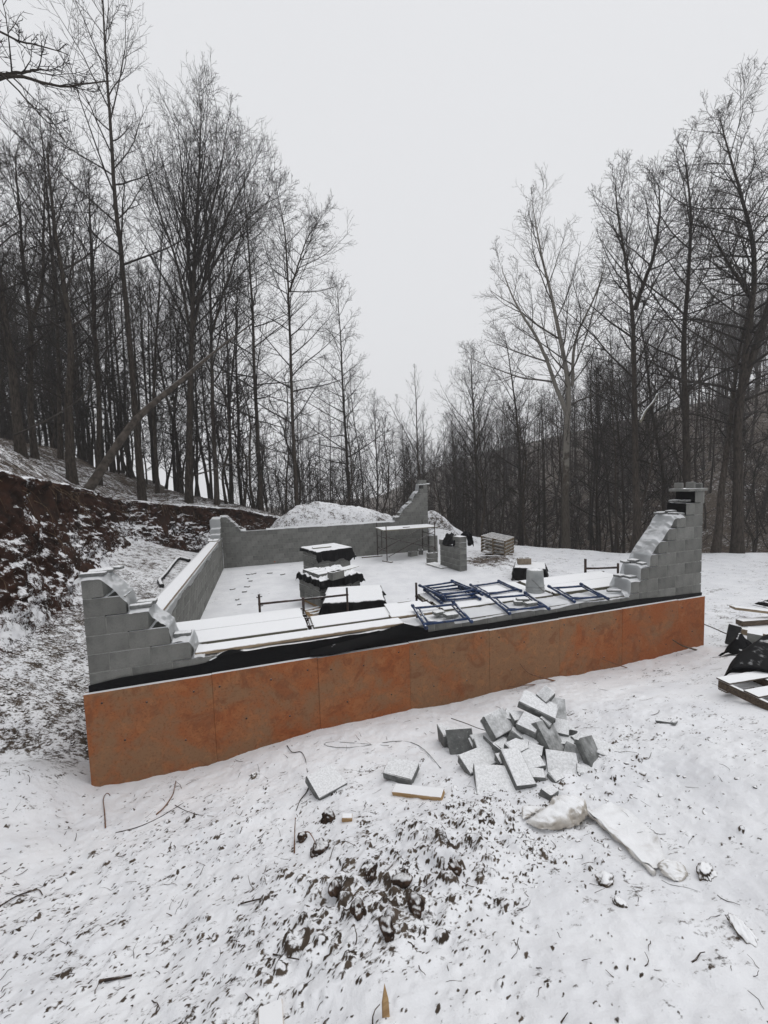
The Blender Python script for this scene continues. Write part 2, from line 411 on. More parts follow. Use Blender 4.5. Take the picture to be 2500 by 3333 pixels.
M['blue'] = mat_simple('blue_paint', (.008, .016, .045), (.018, .048, .135), 18, .5, .4, .002, .1, snow=(.86, 1.06), spec=.4)
M['bucket'] = mat_simple('bucket_plastic', (.27, .285, .285), (.38, .39, .385), 5, .45, .2, .002, .02, snow=(.85, .97), spec=.4)
M['pipe'] = mat_simple('black_pipe', (.008, .008, .009), (.016, .016, .016), 10, .6, .3, .002, 0, snow=(.62, .85))
M['root'] = mat_simple('root', (.05, .032, .02), (.13, .09, .055), 18, .9, .5, .002, .2, snow=(.9, 1.1))
M['twig'] = mat_simple('twig', (.022, .015, .012), (.075, .05, .035), 18, .9, .5, .002, .25, snow=(.95, 1.15))
M['rootred'] = mat_simple('rootred', (.11, .05, .025), (.20, .10, .055), 25, .85, .5, .002, .15, snow=(.95, 1.15))
M['stone'] = mat_simple('stone', (.035, .027, .02), (.13, .10, .072), 9, .9, .6, .004, .25, snow=(.42, .9), frost=.3)
M['clod'] = mat_simple('soil_clod', (.022, .013, .009), (.075, .045, .030), 22, .95, .9, .008, .2, snow=(.72, 1.05), frost=.3)
def plastic_sheet():
    t = NT('clear_plastic'); co = t.coord()
    n = t.noise(4, 5, .6, co)
    sn = t.math('ADD', t.upness(), t.math('MULTIPLY_ADD', t.noise(7, 5, .6, co), .6, -.3))
    up = t.math('ABSOLUTE', t.upness()); sn = t.math('ADD', up, t.math('MULTIPLY_ADD', t.noise(7, 5, .6, co), .6, -.3))
    f = t.ramp(sn, .52, .80)
    col = t.mix(f, t.mix(n, (.55, .565, .575), (.70, .715, .725)), SNOW)
    p = t.bsdf(col, t.math('MULTIPLY_ADD', f, .55, .3), n, .3, .01, .45)
    tr = t.n('BsdfTranslucent', {'Color': (.7, .72, .73, 1)}).outputs[0]
    tp = t.n('BsdfTransparent', {'Color': (.9, .92, .93, 1)}).outputs[0]
    a = t.n('MixShader', {0: .35, 1: p, 2: tr}).outputs[0]
    b = t.n('MixShader', {0: t.math('MULTIPLY_ADD', f, -.3, .34), 1: a, 2: tp}).outputs[0]
    return t.done(b)
M['plastic'] = plastic_sheet()
def black_sheet(name, rough, lo, hi, base=(.0035, .0035, .004)):
    t = NT(name); co = t.coord(); n = t.noise(5, 4, .6, co)
    sn = t.math('ADD', t.math('ABSOLUTE', t.upness()), t.math('MULTIPLY_ADD', t.noise(5, 6, .65, co), .7, -.35))
    f = t.ramp(sn, lo, hi)
    return t.done(t.bsdf(t.mix(f, base, SNOW), t.math('MULTIPLY_ADD', f, .9-rough, rough), n, .35, .012, .13))
M['membrane'] = black_sheet('black_membrane', .5, .80, .93)
M['tarp'] = black_sheet('black_tarp', .5, .66, .84)
M['felt_bare'] = black_sheet('black_felt_bare', .75, .98, 1.2, (.005, .005, .006))
M['felt'] = black_sheet('black_felt', .75, .80, .95, (.005, .005, .006))
def panel_mat():
    t = NT('insulation_board'); co = t.n('NewGeometry').outputs['Position']; r = t.rand()
    off = t.n('VectorMath', {0: co, 1: (0, 0, 0)}, operation='ADD').outputs[0]
    big = t.noise(1.5, 4, .6, off, .8); mid = t.noise(7, 6, .7, off, .5); fine = t.noise(38, 4, .7, off)
    k = t.math('ADD', t.math('MULTIPLY', big, .62), t.math('MULTIPLY', mid, .38))
    k = t.ramp(t.math('ADD', k, t.math('MULTIPLY_ADD', r, .22, -.11)), .40, .60)
    col = t.mix(k, (.245, .132, .068), (.300, .094, .031))
    col = t.mix(t.math('MULTIPLY', t.ramp(mid, .48, .66), .5), col, (.375, .172, .074))
    col = t.mix(t.math('MULTIPLY', t.ramp(fine, .5, .68), .5), col, (.125, .040, .016))
    up = t.ramp(t.upness(), .5, .8)
    dots = t.ramp(t.n('TexVoronoi', {'Vector': co, 'Scale': 5.5}).outputs['Distance'], .035, .02)
    col = t.mix(t.math('MULTIPLY', dots, .55), col, (.05, .02, .012))
    col = t.mix(t.math('MULTIPLY', t.ramp(t.noise(3.2, 5, .7, off, 1.2), .52, .64), .45), col, (.16, .05, .02))
    col = t.mix(up, col, SNOW)
    return t.done(t.bsdf(col, .72, t.math('ADD', mid, fine), .25, .004, .25))
M['panel'] = panel_mat()

# ------------------------------------------------------------------ ground sheet
def axis(parts):
    out = [parts[0][0]]
    for a, b, h0, h1 in parts:
        x = a
        while x < b-1e-6:
            f = (x-a)/(b-a); x += h0*(1-f)+h1*f
            out.append(min(x, b))
    return np.unique(np.round(out, 4))
GX = axis([(-150, -30, 8, 1.5), (-30, -10, 1.5, .3), (-10, -3.5, .2, .06), (-3.5, -1.0, .05, .032), (-1.0, 6.2, .045, .045), (6.2, 10.5, .045, .07), (10.5, 22, .09, .3), (22, 60, .4, 2.), (60, 190, 2., 10)])
GY = axis([(-60, -6.0, 6, .4), (-6.0, -4.1, .15, .03), (-4.1, -1.5, .045, .045), (-1.5, .4, .04, .04), (.4, 6, .06, .07), (6, 16, .07, .085), (16, 30, .1, .5), (30, 70, .6, 2.5), (70, 220, 3, 12)])
gx, gy = np.meshgrid(GX, GY)
gzv, gdirt, gred = height(gx, gy)
P = np.stack([gx, gy, gzv], -1)
# push the cut face in and out so that it is lumpy rather than a smooth curtain
bd_, ba_, bp_ = bank_field(gx, gy)
fc = ((bd_ > 0) & (bd_ < ba_[..., 2]*1.05) & (ba_[..., 1]-ba_[..., 0] > .5))
jx = .13*fbm(gy*2.3+gzv*2.9, gzv*3.7, 4, 201)+.05*fbm(gy*9, gzv*9, 2, 203)
P[..., 0] += np.where(fc, jx, 0); P[..., 1] += np.where(fc, .07*fbm(gx*3+gzv*4, gzv*3.1, 3, 205), 0)
FX0, FX1, FY0, FY1 = -.75, 6.3, -4.15, -.12            # near snow gets its own finer sheet; the coarse one dips under it
inn = np.minimum(np.minimum(gx-FX0, FX1-gx), np.minimum(gy-FY0, FY1-gy))
P[..., 2] -= .05*sstep(.10, .22, inn)
V, F = gridmesh(P)
me = fast_mesh('ground', V, F, M['ground'])
for nm, arr in (('dirt', gdirt), ('red', gred)):
    at = me.attributes.new(nm, 'FLOAT', 'POINT'); at.data.foreach_set('value', arr.ravel().astype(np.float32))
ground = bpy.data.objects.new('ground', me); COL.objects.link(ground); tag(ground, 'snow-dusted ground, cut bank and wooded slopes', None, None, 'structure')

fxa = np.arange(FX0, FX1, .0128); fya = np.r_[np.arange(FY0, -1.6, .0105), np.arange(-1.6, FY1, .014)]
fx, fy = np.meshgrid(fxa, fya); fz, fd, fr = height(fx, fy)
def act_big(px, py): return np.clip((height(px, py, False)[1]-.352)*6.5+.012, 0, .8)
def act_small(px, py): return np.clip((height(px, py, False)[1]-.345)*7+.04, 0, .85)
wx = fx+.012*fbm(fx*22, fy*22, 2, 501); wy = fy+.012*fbm(fx*22+5, fy*22, 2, 503)
b1, r1 = worley(wx, wy, .075, 511, .010, .036, act_big); b2, r2 = worley(wx, wy, .032, 521, .005, .0135, act_small)
def act_clod(px, py):
    c_ = 0*px
    for (cx, cy, sx, sy, a) in CLODS: c_ = c_+a*np.exp(-((px-cx)/sx)**2-((py-cy)/sy)**2)
    return np.clip(c_*.55-.08, 0, .7)
b0, r0 = worley(fx+.03*fbm(fx*11, fy*11, 3, 505), fy+.03*fbm(fx*11+5, fy*11, 3, 507), .17, 551, .03, .070, act_clod)
b1, r1 = np.where(b0*r0 > b1*r1, b0, b1), np.where(b0*r0 > b1*r1, r0*.85, r1)
crumb = .004*fbm(fx*38, fy*38, 2, 531)+.010*(b0 > 0)*fbm(fx*24, fy*24, 3, 533)
up1 = np.where(b1 > 0, b1*r1*.95, 0); up2 = np.where(b2 > 0, b2*r2*.85, 0)
fin = np.minimum(np.minimum(fx-FX0, FX1-fx), np.minimum(fy-FY0, FY1-fy)); ed = sstep(0, .12, fin)
zf_ = fz+ed*(np.maximum(up1, up2)+crumb*(.3+2.0*(b1 > 0)+1.*(b2 > 0))+.004)-(1-ed)*.02
ls = np.where(b1*r1 >= b2*r2, b1, b2); onl = ls > 0
# thin snow has slid off the flanks of lumps but still caps them
dl = np.where(onl, .66-.40*sstep(.55, .95, ls)+.16*fbm(fx*30, fy*30, 2, 541), 0)
fd = np.where(onl, np.maximum(fd, fd*.4+dl*.75), np.minimum(fd, .405))
Vf, Ff = gridmesh(np.stack([fx, fy, zf_], -1)); me = fast_mesh('near_ground', Vf, Ff, M['ground'])
for nm, arr in (('dirt', fd), ('red', fr)):
    a_ = me.attributes.new(nm, 'FLOAT', 'POINT'); a_.data.foreach_set('value', arr.ravel().astype(np.float32))
o = bpy.data.objects.new('near_ground', me); COL.objects.link(o); tag(o, 'lumpy snow-dusted soil in the foreground', None, None, 'structure')

# ------------------------------------------------------------------ raw face of the cut bank, lumpy with an undercut below the turf
BQ = BANK[1:9]; bs_ = np.r_[0, np.cumsum(np.hypot(np.diff(BQ[:, 0]), np.diff(BQ[:, 1])))]
nS, nV = 640, 92
sv = np.linspace(0, bs_[-1], nS); L0 = np.stack([np.interp(sv, bs_, BQ[:, k]) for k in range(6)], -1)
for _ in range(60): L0[1:-1] = .25*L0[:-2]+.5*L0[1:-1]+.25*L0[2:]
Tn = np.gradient(L0[:, :2], axis=0); Tn /= np.linalg.norm(Tn, axis=1, keepdims=True); Nn = np.stack([-Tn[:, 1], Tn[:, 0]], -1)
vv = np.linspace(0, 1, nV)
off = np.interp(vv, [0, .12, .45, .66, .80, .86, .92, 1.0], [-.16, .02, .40, .62, .74, .66, .72, 1.45])
zz = np.interp(vv, [0, .12, .45, .66, .80, .86, .92, 1.0], [-.10, .04, .42, .70, .90, .97, 1.02, 1.06])
S2, V2 = np.meshgrid(sv, vv); fade = np.clip(np.minimum(S2/1.5, (bs_[-1]-S2)/3.0), 0, 1)*np.clip((L0[None, :, 3]-L0[None, :, 2])/1.0, 0, 1)
zb_ = L0[None, :, 2]+(L0[None, :, 3]-L0[None, :, 2])*zz[:, None]
zq = zb_*1.0
lump = .26*fbm(S2*.75, zq*.55, 3, 401)+.15*fbm(S2*2.3+zq*.6, zq*2.0, 3, 403)+.11*fbm(S2*5, zq*5, 3, 405)+.07*fbm(S2*14, zq*14, 2, 407)
mid_ = np.interp(vv, [0, .08, .2, .9, .97, 1], [.1, .35, 1, 1, .4, .15])[:, None]
of = off[:, None]*L0[None, :, 4]-.05 - lump*mid_*np.maximum(fade, .15)
Pb = np.stack([L0[None, :, 0]+Nn[None, :, 0]*of, L0[None, :, 1]+Nn[None, :, 1]*of, zb_+.06*fbm(S2*5, V2*22, 3, 409)*mid_+.05*fbm(S2*1.3, V2*0, 2, 411)], -1)
gB = height(Pb[-1, :, 0], Pb[-1, :, 1])[0]; Pb[-1, :, 2] = gB-.10; Pb[-2, :, 2] = .5*(Pb[-3, :, 2]+gB)
Vb_, Fb_ = gridmesh(Pb); me = fast_mesh('cut_bank', Vb_, Fb_, M['ground'])
db = np.clip(.468+.20*fbm(S2*.8, zq*1.2, 3, 421)+.19*np.interp(vv, [0, .5, .75, .88, .93, 1], [-.6, 0, .7, .6, -.3, -.2])[:, None], 0, 1)
for nm, arr in (('dirt', db), ('red', np.clip(.95-.5*np.interp(vv, [.9, 1], [0, 1]), 0, 1)[:, None]*np.ones_like(S2))):
    at_ = me.attributes.new(nm, 'FLOAT', 'POINT'); at_.data.foreach_set('value', arr.ravel().astype(np.float32))
o = bpy.data.objects.new('cut_bank', me); COL.objects.link(o); tag(o, 'raw red-brown face of the cut bank dusted with snow', None, None, 'structure')

# ------------------------------------------------------------------ block walls
C = .2032; TH = .3048; J = .012
BL = {}
def hollow(lx, ly, lz, cells, wall=.034):
    """block with open cells from the top: outer skin, rim and deep cells"""
    x, y, z = lx/2, ly/2, lz/2; vs = [(-x,-y,-z),(x,-y,-z),(x,y,-z),(-x,y,-z),(-x,-y,z),(x,-y,z),(x,y,z),(-x,y,z)]
    fs = [(0,3,2,1),(0,1,5,4),(1,2,6,5),(2,3,7,6),(3,0,4,7)]
    w = (lx-wall*(cells+1))/cells; xs = [-x]
    for i in range(cells): a = -x+wall*(i+1)+w*i; xs += [a, a+w]
    xs.append(x); ys = [-y, -y+wall, y-wall, y]
    for i in range(len(xs)-1):
        for j in range(3):
            hole = (i % 2 == 1) and j == 1; o = len(vs); x0, x1, y0, y1 = xs[i], xs[i+1], ys[j], ys[j+1]
            if not hole:
                vs += [(x0,y0,z),(x1,y0,z),(x1,y1,z),(x0,y1,z)]; fs.append((o,o+1,o+2,o+3))
            else:
                b = -z+.004
                vs += [(x0,y0,z),(x1,y0,z),(x1,y1,z),(x0,y1,z),(x0,y0,b),(x1,y0,b),(x1,y1,b),(x0,y1,b)]
                fs += [(o,o+4,o+5,o+1),(o+1,o+5,o+6,o+2),(o+2,o+6,o+7,o+3),(o+3,o+7,o+4,o),(o+4,o+7,o+6,o+5)]
    return vs, fs
def block_mesh(key, lx, ly=TH-.006, lz=C-J, hol=0, mat='block'):
    if key not in BL:
        vs, fs = hollow(lx, ly, lz, hol) if hol else cbox(lx, ly, lz, .004)
        BL[key] = mesh('block_'+key, vs, fs, M[mat])
    return BL[key]
def lay(parent, origin, dirx, s0, s1, z, phase, hol=False):
    """one course of blocks from s0 to s1 along the wall; phase shifts the bond by half a block"""
    ang = math.atan2(dirx[1], dirx[0]); nx, ny = -dirx[1], dirx[0]
    L = 2*C; s = s0; k0 = math.floor((s0-phase)/L+1e-6); edges = [s0]
    k = k0+1
    while phase+k*L < s1-1e-4:
        if phase+k*L > s0+1e-4: edges.append(phase+k*L)
        k += 1
    edges.append(s1)
    for a, b in zip(edges[:-1], edges[1:]):
        ln = b-a
        if ln < .03: continue
        key = '%03d%s' % (round(ln*1000), 'h' if hol else '')
        me = block_mesh(key, ln-J, hol=(2 if ln > .3 else 1) if hol else 0)
        c = (a+b)/2
        o = inst('block', me, (origin[0]+dirx[0]*c+nx*TH/2+RND.uniform(-.0015, .0015), origin[1]+dirx[1]*c+ny*TH/2+RND.uniform(-.0015, .0015), z+C/2), (0, 0, ang), parent)
W9 = 9.144; YB = 11.89
fwall = thing('block_wall', 'grey block wall facing the viewer, low with stepped ends, clad in orange boards', 'block wall')
mort = MB()
lay(fwall, (0, 0), (1, 0), 0, W9, 0, 0)
mort.box((W9/2, TH/2, (-1.5+C-.006)/2), (W9-.016, TH-.014, 1.5+C-.006))
for r in range(1, 6):
    e = C*(6-r); lay(fwall, (0, 0), (1, 0), 0, e, r*C, C*(r % 2), hol=True)
    mort.box((max(e-C, C*.5)/2, TH/2, r*C+.09), (max(e-C, C*.5)-.016, TH-.014, C+.0))
for r in range(1, 9):
    s = W9-C*(9-r); lay(fwall, (0, 0), (1, 0), s, W9, r*C, C*((r+1) % 2) if True else 0, hol=False)
    mort.box(((s+C+W9)/2-.02, TH/2, r*C+.09), (max(W9-s-C, .12)-.03, TH-.014, C))
mort.obj('mortar', M['mortar'], fwall)
# thin coping on the right pier with broken upright pieces on it
cop = MB(); cop.box((8.98, .15, 9*C+.02), (.44, .36, .045), None, .004); cop.obj('coping', M['block'], fwall)
for (x, y, w, h, l) in [(8.80, .18, .05, .10, .13), (8.97, .10, .06, .11, .13), (9.10, .06, .07, .08, .10), (9.155, .14, .05, .05, .12)]:
    b = MB(); b.box((x, y, 9*C+.045+h/2), (w, l, h), eul(0, 0, .2), .006); b.obj('broken_piece', M['block'], fwall)
# insulation boards
seams = [-.045]+[1.2192*i for i in range(1, 8)]+[9.165]
for i in range(8):
    a, b = seams[i], seams[i+1]; dz = [0, .004, -.003, .002, -.004, .0, .003, -.006][i]
    p = MB(); p.box(((a+b)/2, -.028+[0, .002, -.002, .001, 0, .002, -.001, .003][i], (-1.7+dz)/2), (b-a-.0015, .045, 1.7+dz), None, .003); p.obj('insulation_board', M['panel'], fwall)
    for (u, w) in ((.12, -.14), (.62, -.22), (1.08, -.13), (.35, -.62), (.9, -.70)):
        if a+u < b-.06:
            q = MB(); xx = a+u+.05*math.sin(i*3.1+u*9); zz_ = w+.04*math.sin(i*5.3+u*4); q.tube([(xx, -.0475, zz_), (xx, -.0535, zz_)], .011, 8); q.obj('fastener', M['rust'], fwall)
p = MB(); p.box((-.028, .62, -.85), (.045, 1.2, 1.7), None, .003); p.obj('insulation_board', M['panel'], fwall)
# black damp-proof membrane
n = 260; xs = np.linspace(-.004, W9+.004, n)
def mtop(x):
    t = np.interp(x, [0, .3, .8, 1.15, 1.3, 1.6, 3.25, 3.45, 3.7, 4.2, 5, 6.5, 7.6, 8.4, 9.15], [.075, .115, .12, .13, .185, .207, .207, .14, .10, .095, .085, .10, .11, .075, .055])
    return t + .007*fbm(x*3.1, x*0, 3, 301)
tp = mtop(xs); rows = []
for i, v in enumerate(np.linspace(0, 1, 9)):
    z = -.02+(tp+.02)*v; bulge = .008*(fbm(xs*2.4, np.full(n, v*2.), 3, 302)+.6)
    rows.append(np.stack([xs, -.005-bulge, z], -1))
Vm, Fm = gridmesh(np.array(rows)); o = mk('membrane', fast_mesh('membrane', Vm, Fm, []), M['membrane'], fwall)
def sheet(name, P, mat, parent, sub=0, thick=.0):
    V, F = gridmesh(np.array(P, float)); o = mk(name, fast_mesh(name, V, F, []), mat, parent)
    return o
# membrane flap: folded over the top from x 1.25 to 3.3, blown up in a fold near x 3.6
xs2 = np.linspace(1.2, 3.95, 120); lift = .115*np.exp(-((xs2-3.62)/.24)**2)+.05*np.exp(-((xs2-1.42)/.12)**2)
tip = np.interp(xs2, [1.2, 1.4, 2.0, 3.0, 3.3, 3.6, 3.95], [.06, .10, .03, .02, .06, .12, .02])
R_ = []
for v in np.linspace(0, 1, 12):
    base = mtop(xs2)
    y = -.016-.03*np.sin(v*math.pi)*(lift*6+.15)+v*(tip)
    z = base+ (np.sin(v*math.pi*.62)*lift*1.15) + .004*v + .006*fbm(xs2*6, np.full(120, v*3), 3, 311)
    R_.append(np.stack([xs2, y, np.maximum(z, base-.01)], -1))
sheet('membrane_flap', R_, M['membrane'], fwall)
# hanging flap with snow on it, below the fold
R_ = []
xs3 = np.linspace(2.35, 3.95, 60)
for v in np.linspace(0, 1, 8):
    z0_ = np.interp(xs3, [2.35, 2.6, 3.2, 3.6, 3.95], [.10, .12, .19, .27, .14]); z1_ = np.interp(xs3, [2.35, 2.6, 3.0, 3.5, 3.95], [.02, .015, .06, .10, .09])
    R_.append(np.stack([xs3, -.02-.075*np.sin(v*1.7)*np.interp(xs3, [2.35, 2.7, 3.5, 3.95], [.35, 1, .6, .1])+.004*fbm(xs3*5, xs3*0+v*2, 2, 7), z0_*(1-v)+z1_*v], -1))
sheet('membrane_fold', R_, M['membrane'], fwall)

lwall = thing('block_wall', 'long low block wall running away on the left, planks along its top', 'block wall')
mort = MB()
for r in range(-5, 1):
    lay(lwall, (TH, TH), (0, 1), 0, YB-TH, r*C, C*(r % 2))
mort.box((TH/2, (TH+YB)/2, (-1.4+C-.006)/2), (TH-.014, YB-TH-.01, 1.4+C-.006))
for r in range(1, 5): lay(lwall, (TH, TH), (0, 1), 0, C*(5-r), r*C, C*(r % 2), hol=True)
for r, y0 in ((1, 10.95), (2, 11.15), (3, 11.36), (4, 11.56)): lay(lwall, (TH, 0), (0, 1), y0, YB, r*C, 0, hol=(r < 4))
mort.obj('mortar', M['mortar'], lwall)
bwall = thing('block_wall', 'block wall across the far side with a low left step and tall stepped right end', 'block wall')
mort = MB()
for r in range(-5, 2):
    lay(bwall, (0, YB), (1, 0), 0 if r > 0 else TH, W9, r*C, C*((r+1) % 2))
mort.box(((TH+W9)/2, YB+TH/2, (-1.4+2*C-.006)/2), (W9-TH-.016, TH-.014, 1.4+2*C-.006))
for r, e in ((2, C*5), (3, C*4), (4, C*3)):
    lay(bwall, (0, YB), (1, 0), 0, e, r*C, C*(r % 2)); mort.box(((e-.1)/2, YB+TH/2, r*C+.09), (e-.12, TH-.014, C))
for r in range(2, 10):
    s = W9-C*(10-r); lay(bwall, (0, YB), (1, 0), s, W9, r*C, C*((r) % 2)); mort.box(((s+.12+W9)/2, YB+TH/2, r*C+.09), (max(W9-s-.14, .05), TH-.014, C))
lay(bwall, (0, YB), (1, 0), W9-2*C, W9-.04, 10*C, 0)
mort.obj('mortar', M['mortar'], bwall)
mm = MB(); mm.box((2.26, YB-.0005, -.93), (.06, .004, .05)); mm.obj('paint_mark', mat_simple('orange_paint', (.33, .10, .05), (.26, .12, .08), 20), bwall)

pier = thing('block_pier', 'freestanding block pier with taller near end in the open right side', 'block pier', (8.34, 7.36, FLOOR), math.radians(9))
for r in range(4):
    for (a, b) in ([(0, 2*C), (2*C, 4*C), (4*C, 6*C)] if r % 2 == 0 else [(0, C), (C, 3*C), (3*C, 5*C), (5*C, 6*C)]):
        o = inst('block', block_mesh('%03dp' % round((b-a)*1000), b-a-J, .30), (.15, (a+b)/2, r*C+C/2), (0, 0, math.pi/2), pier)
for r in range(4, 6): inst('block', block_mesh('406p', 2*C-J, .30), (.15, .20, r*C+C/2), (0, 0, math.pi/2), pier)
inst('block', block_mesh('406q', 2*C-J, .30), (.15, 1.05, 4*C+C/2), (0, 0, math.pi/2+.3), pier)
mo = MB(); mo.box((.15, .61, 2*C), (.286, 1.2, 4*C-.01)); mo.box((.15, .20, 5*C), (.286, .38, 2*C-.02)); mo.obj('mortar', M['mortar'], pier)

# ------------------------------------------------------------------ plastic sheets draped on the stepped ends
def drape_steps(name, prof, y0, y1, label, seed, lip=.05, n=90, m=14, mat='plastic', axis='x', back=.0, amp=.012):
    """prof: list of (s, z) along the wall; sheet spans y0..y1 with small folds; front edge lips over"""
    prof = np.array(prof, float); seg = np.r_[0, np.cumsum(np.hypot(*np.diff(prof, axis=0).T))]
    t = np.linspace(0, seg[-1], n); s = np.interp(t, seg, prof[:, 0]); z = np.interp(t, seg, prof[:, 1])
    k = np.array([.25, .5, .25])
    for _ in range(2): s[1:-1] = np.convolve(s, k, 'same')[1:-1]; z[1:-1] = np.convolve(z, k, 'same')[1:-1]
    R_ = []
    for j in range(m):
        v = j/(m-1); yy = y0+(y1-y0)*v
        e = np.maximum(0, .12-v)/.12; e2 = np.maximum(0, v-.85)/.15
        wob = amp*fbm(t*6+seed, t*0+v*3.1, 3, seed)+amp*.8*fbm(t*14, t*0+v*2, 2, seed+3)
        zz = z+.012+np.abs(wob)*1.3 - lip*e*(.5+.8*vnoise(t*5, t*0, seed+9)) - back*e2*(.4+vnoise(t*4, t*0, seed+11))
        yv = yy-.012*e+wob*.6+.02*fbm(t*4, t*0, 3, seed+5)*(1 if j in (0, m-1) else .3)
        ss = s+wob*.8
        R_.append(np.stack([ss, yv, zz] if axis == 'x' else [yv, ss, zz], -1))
    o = sheet(name, R_, M[mat], None); return tag(o, label, 'plastic sheet')
drape_steps('plastic_sheet', [(-.06, 1.205), (.02, 1.235), (.20, 1.235), (.34, 1.08), (.425, .95), (.43, .83), (.62, .83), (.66, .74), (.82, .60), (.83, .43), (1.01, .43), (1.04, .33), (1.045, .225), (1.16, .222)], -.025, .36, 'clear plastic sheet over the stepped block end at the left front corner', 11, .03, 150, 18, back=.25, amp=.016)
drape_steps('plastic_sheet', [(7.38, .225), (7.50, .23), (7.505, .43), (7.70, .43), (7.705, .64), (7.88, .645), (7.90, .80), (8.0, .93), (8.30, 1.24), (8.42, 1.42), (8.66, 1.43)], -.03, .37, 'clear plastic sheet sloping down the stepped right front pier', 23, .05, 140, 18, back=.2, amp=.014)
drape_steps('plastic_sheet', [(7.25, .42), (7.52, .42), (7.53, .62), (7.72, .63), (7.95, .98), (8.05, 1.06), (8.34, 1.28), (8.40, 1.46), (8.55, 1.66), (8.68, 1.72), (8.72, 2.03), (9.25, 2.05)], YB-.03, YB+.36, 'clear plastic sheet running up the tall far right pier', 37, .05, 130, 12, amp=.02)
drape_steps('plastic_sheet', [(.28, 1.06), (.52, 1.05), (.70, .85), (.92, .62), (1.02, .46), (1.2, .44)], YB-.03, YB+.36, 'clear plastic over the low step of the far left corner', 41, .05, 70, 12)
drape_steps('plastic_sheet', [(10.4, .225), (10.90, .23), (10.93, .43), (11.12, .435), (11.15, .63), (11.33, .64), (11.37, .98), (11.9, 1.03)], -.02, .33, 'shiny plastic on the far end of the left block wall', 43, .05, 90, 12, axis='y')
drape_steps('plastic_sheet', [(2.0, .425), (3.6, .43), (4.4, .42), (5.2, .43), (6.9, .425), (7.35, .43)], YB-.02, YB+.34, 'plastic strip lying along the top of the far wall', 47, .04, 120, 10)
# strip under the planks of the left wall, ragged edge hanging inside
ys = np.linspace(1.7, 10.3, 260); hem = .03+.10*vnoise(ys*1.3, ys*0, 51)+.03*vnoise(ys*9, ys*0, 52)+.06*np.exp(-((ys-2.2)/.5)**2)
R_ = []
for v in np.linspace(0, 1, 12):
    if v < .6: x = -.05+v/.6*.375+0*ys; z = .208+0*ys+.008*vnoise(ys*3, ys*0+v*4, 53)
    else: w = (v-.6)/.4; x = .325+.012*fbm(ys*4, ys*0+w, 2, 54); z = .215-hem*w
    R_.append(np.stack([x, ys, z], -1))
tag(sheet('plastic_sheet', R_, M['plastic'], None), 'ragged white plastic strip hanging under the planks of the left wall', 'plastic sheet')
# strip on the front wall between the blue frames
xs4 = np.linspace(4.35, 7.5, 200); R_ = []
for v in np.linspace(0, 1, 16):
    y = -.02+.36*v; edge = .02*fbm(xs4*3, xs4*0, 3, 57)
    z = .212+.02*np.abs(fbm(xs4*4, xs4*0+v*3, 3, 58))+.05*np.exp(-((xs4-5.95)/.12)**2)*np.sin(v*3)**2 - (.03+.03*vnoise(xs4*2, xs4*0, 59))*max(0, .2-v)/.2
    R_.append(np.stack([xs4, y+edge*(1-v), z], -1))
tag(sheet('plastic_sheet', R_, M['plastic'], None), 'crumpled snowy plastic strip on the front wall under the blue frames', 'plastic sheet')
for i, (x, z0, z1, lab) in enumerate([(8.93, 8*C+.0, 9*C-.005, 'upper black plastic square on the right front pier'), (8.725, 7*C, 8*C-.0, 'lower black plastic square on the right front pier')]):
    R_ = []
    for v in np.linspace(0, 1, 8):
        yy = np.linspace(-.012, .315, 16); R_.append(np.stack([x-.012+.006*fbm(yy*9, yy*0+v*2, 2, 60+i), yy, z0+.004+(z1-z0)*v+.004*fbm(yy*7, yy*0, 2, 62)], -1))
    for v in np.linspace(.2, 1, 4):
        R_.append(np.stack([x-.012+v*.10+0*yy, yy, z1+.004+.004*fbm(yy*7, yy*0+v, 2, 63)], -1)) if i == 1 else None
    tag(sheet('black_plastic', R_, M['membrane'], None), lab, 'plastic sheet')
# ------------------------------------------------------------------ bare winter trees
def bark_mat(name, c1, c2, pale=None, z0=0, z1=1):
    t = NT(name); co = t.coord(); st = t.n('Mapping', {'Vector': co, 'Scale': (7, 7, 1.3)}).outputs[0]
    n = t.noise(3.5, 6, .65, st); col = t.mix(t.ramp(n, .3, .7), c1, c2)
    if pale:
        z = t.n('SeparateXYZ', {0: co}).outputs['Z']
        k = t.math('ADD', t.ramp(z, z0, z1), t.math('MULTIPLY_ADD', t.noise(2.2, 4, .6, co), 1.6, -.8))
        col = t.mix(t.ramp(k, .35, .6), col, pale)
    v = t.math('MULTIPLY_ADD', t.rand(), .5, .75)
    col = t.n('HueSaturation', {'Color': col, 'Value': v}).outputs[0]
    return t.done(t.bsdf(col, .9, n, .8, .03, .15))
M['bark'] = bark_mat('bark', (.021, .017, .014), (.068, .056, .046))
M['sycamore'] = bark_mat('pale_bark', (.045, .038, .031), (.10, .086, .07), (.21, .195, .17), 2.0, 9.0)
M['twigs'] = mat_simple('crown_twigs', (.015, .012, .0105), (.036, .029, .025), 2, .95, .0, .001, .2)
M['twigs_pale'] = mat_simple('pale_crown_twigs', (.042, .036, .031), (.085, .075, .065), 2, .95, .0, .001, .1)
_f = 1294.4/1.50693; _px = 1659/2; _py = 2212/2
def at(px, py, d):
    """point at depth d (metres along the view axis) behind a position in the picture plane, used to survey tree positions"""
    return Vector(CAM) + d*(fw + rt*((px-_px)/_f) - up*((py-_py)/_f))
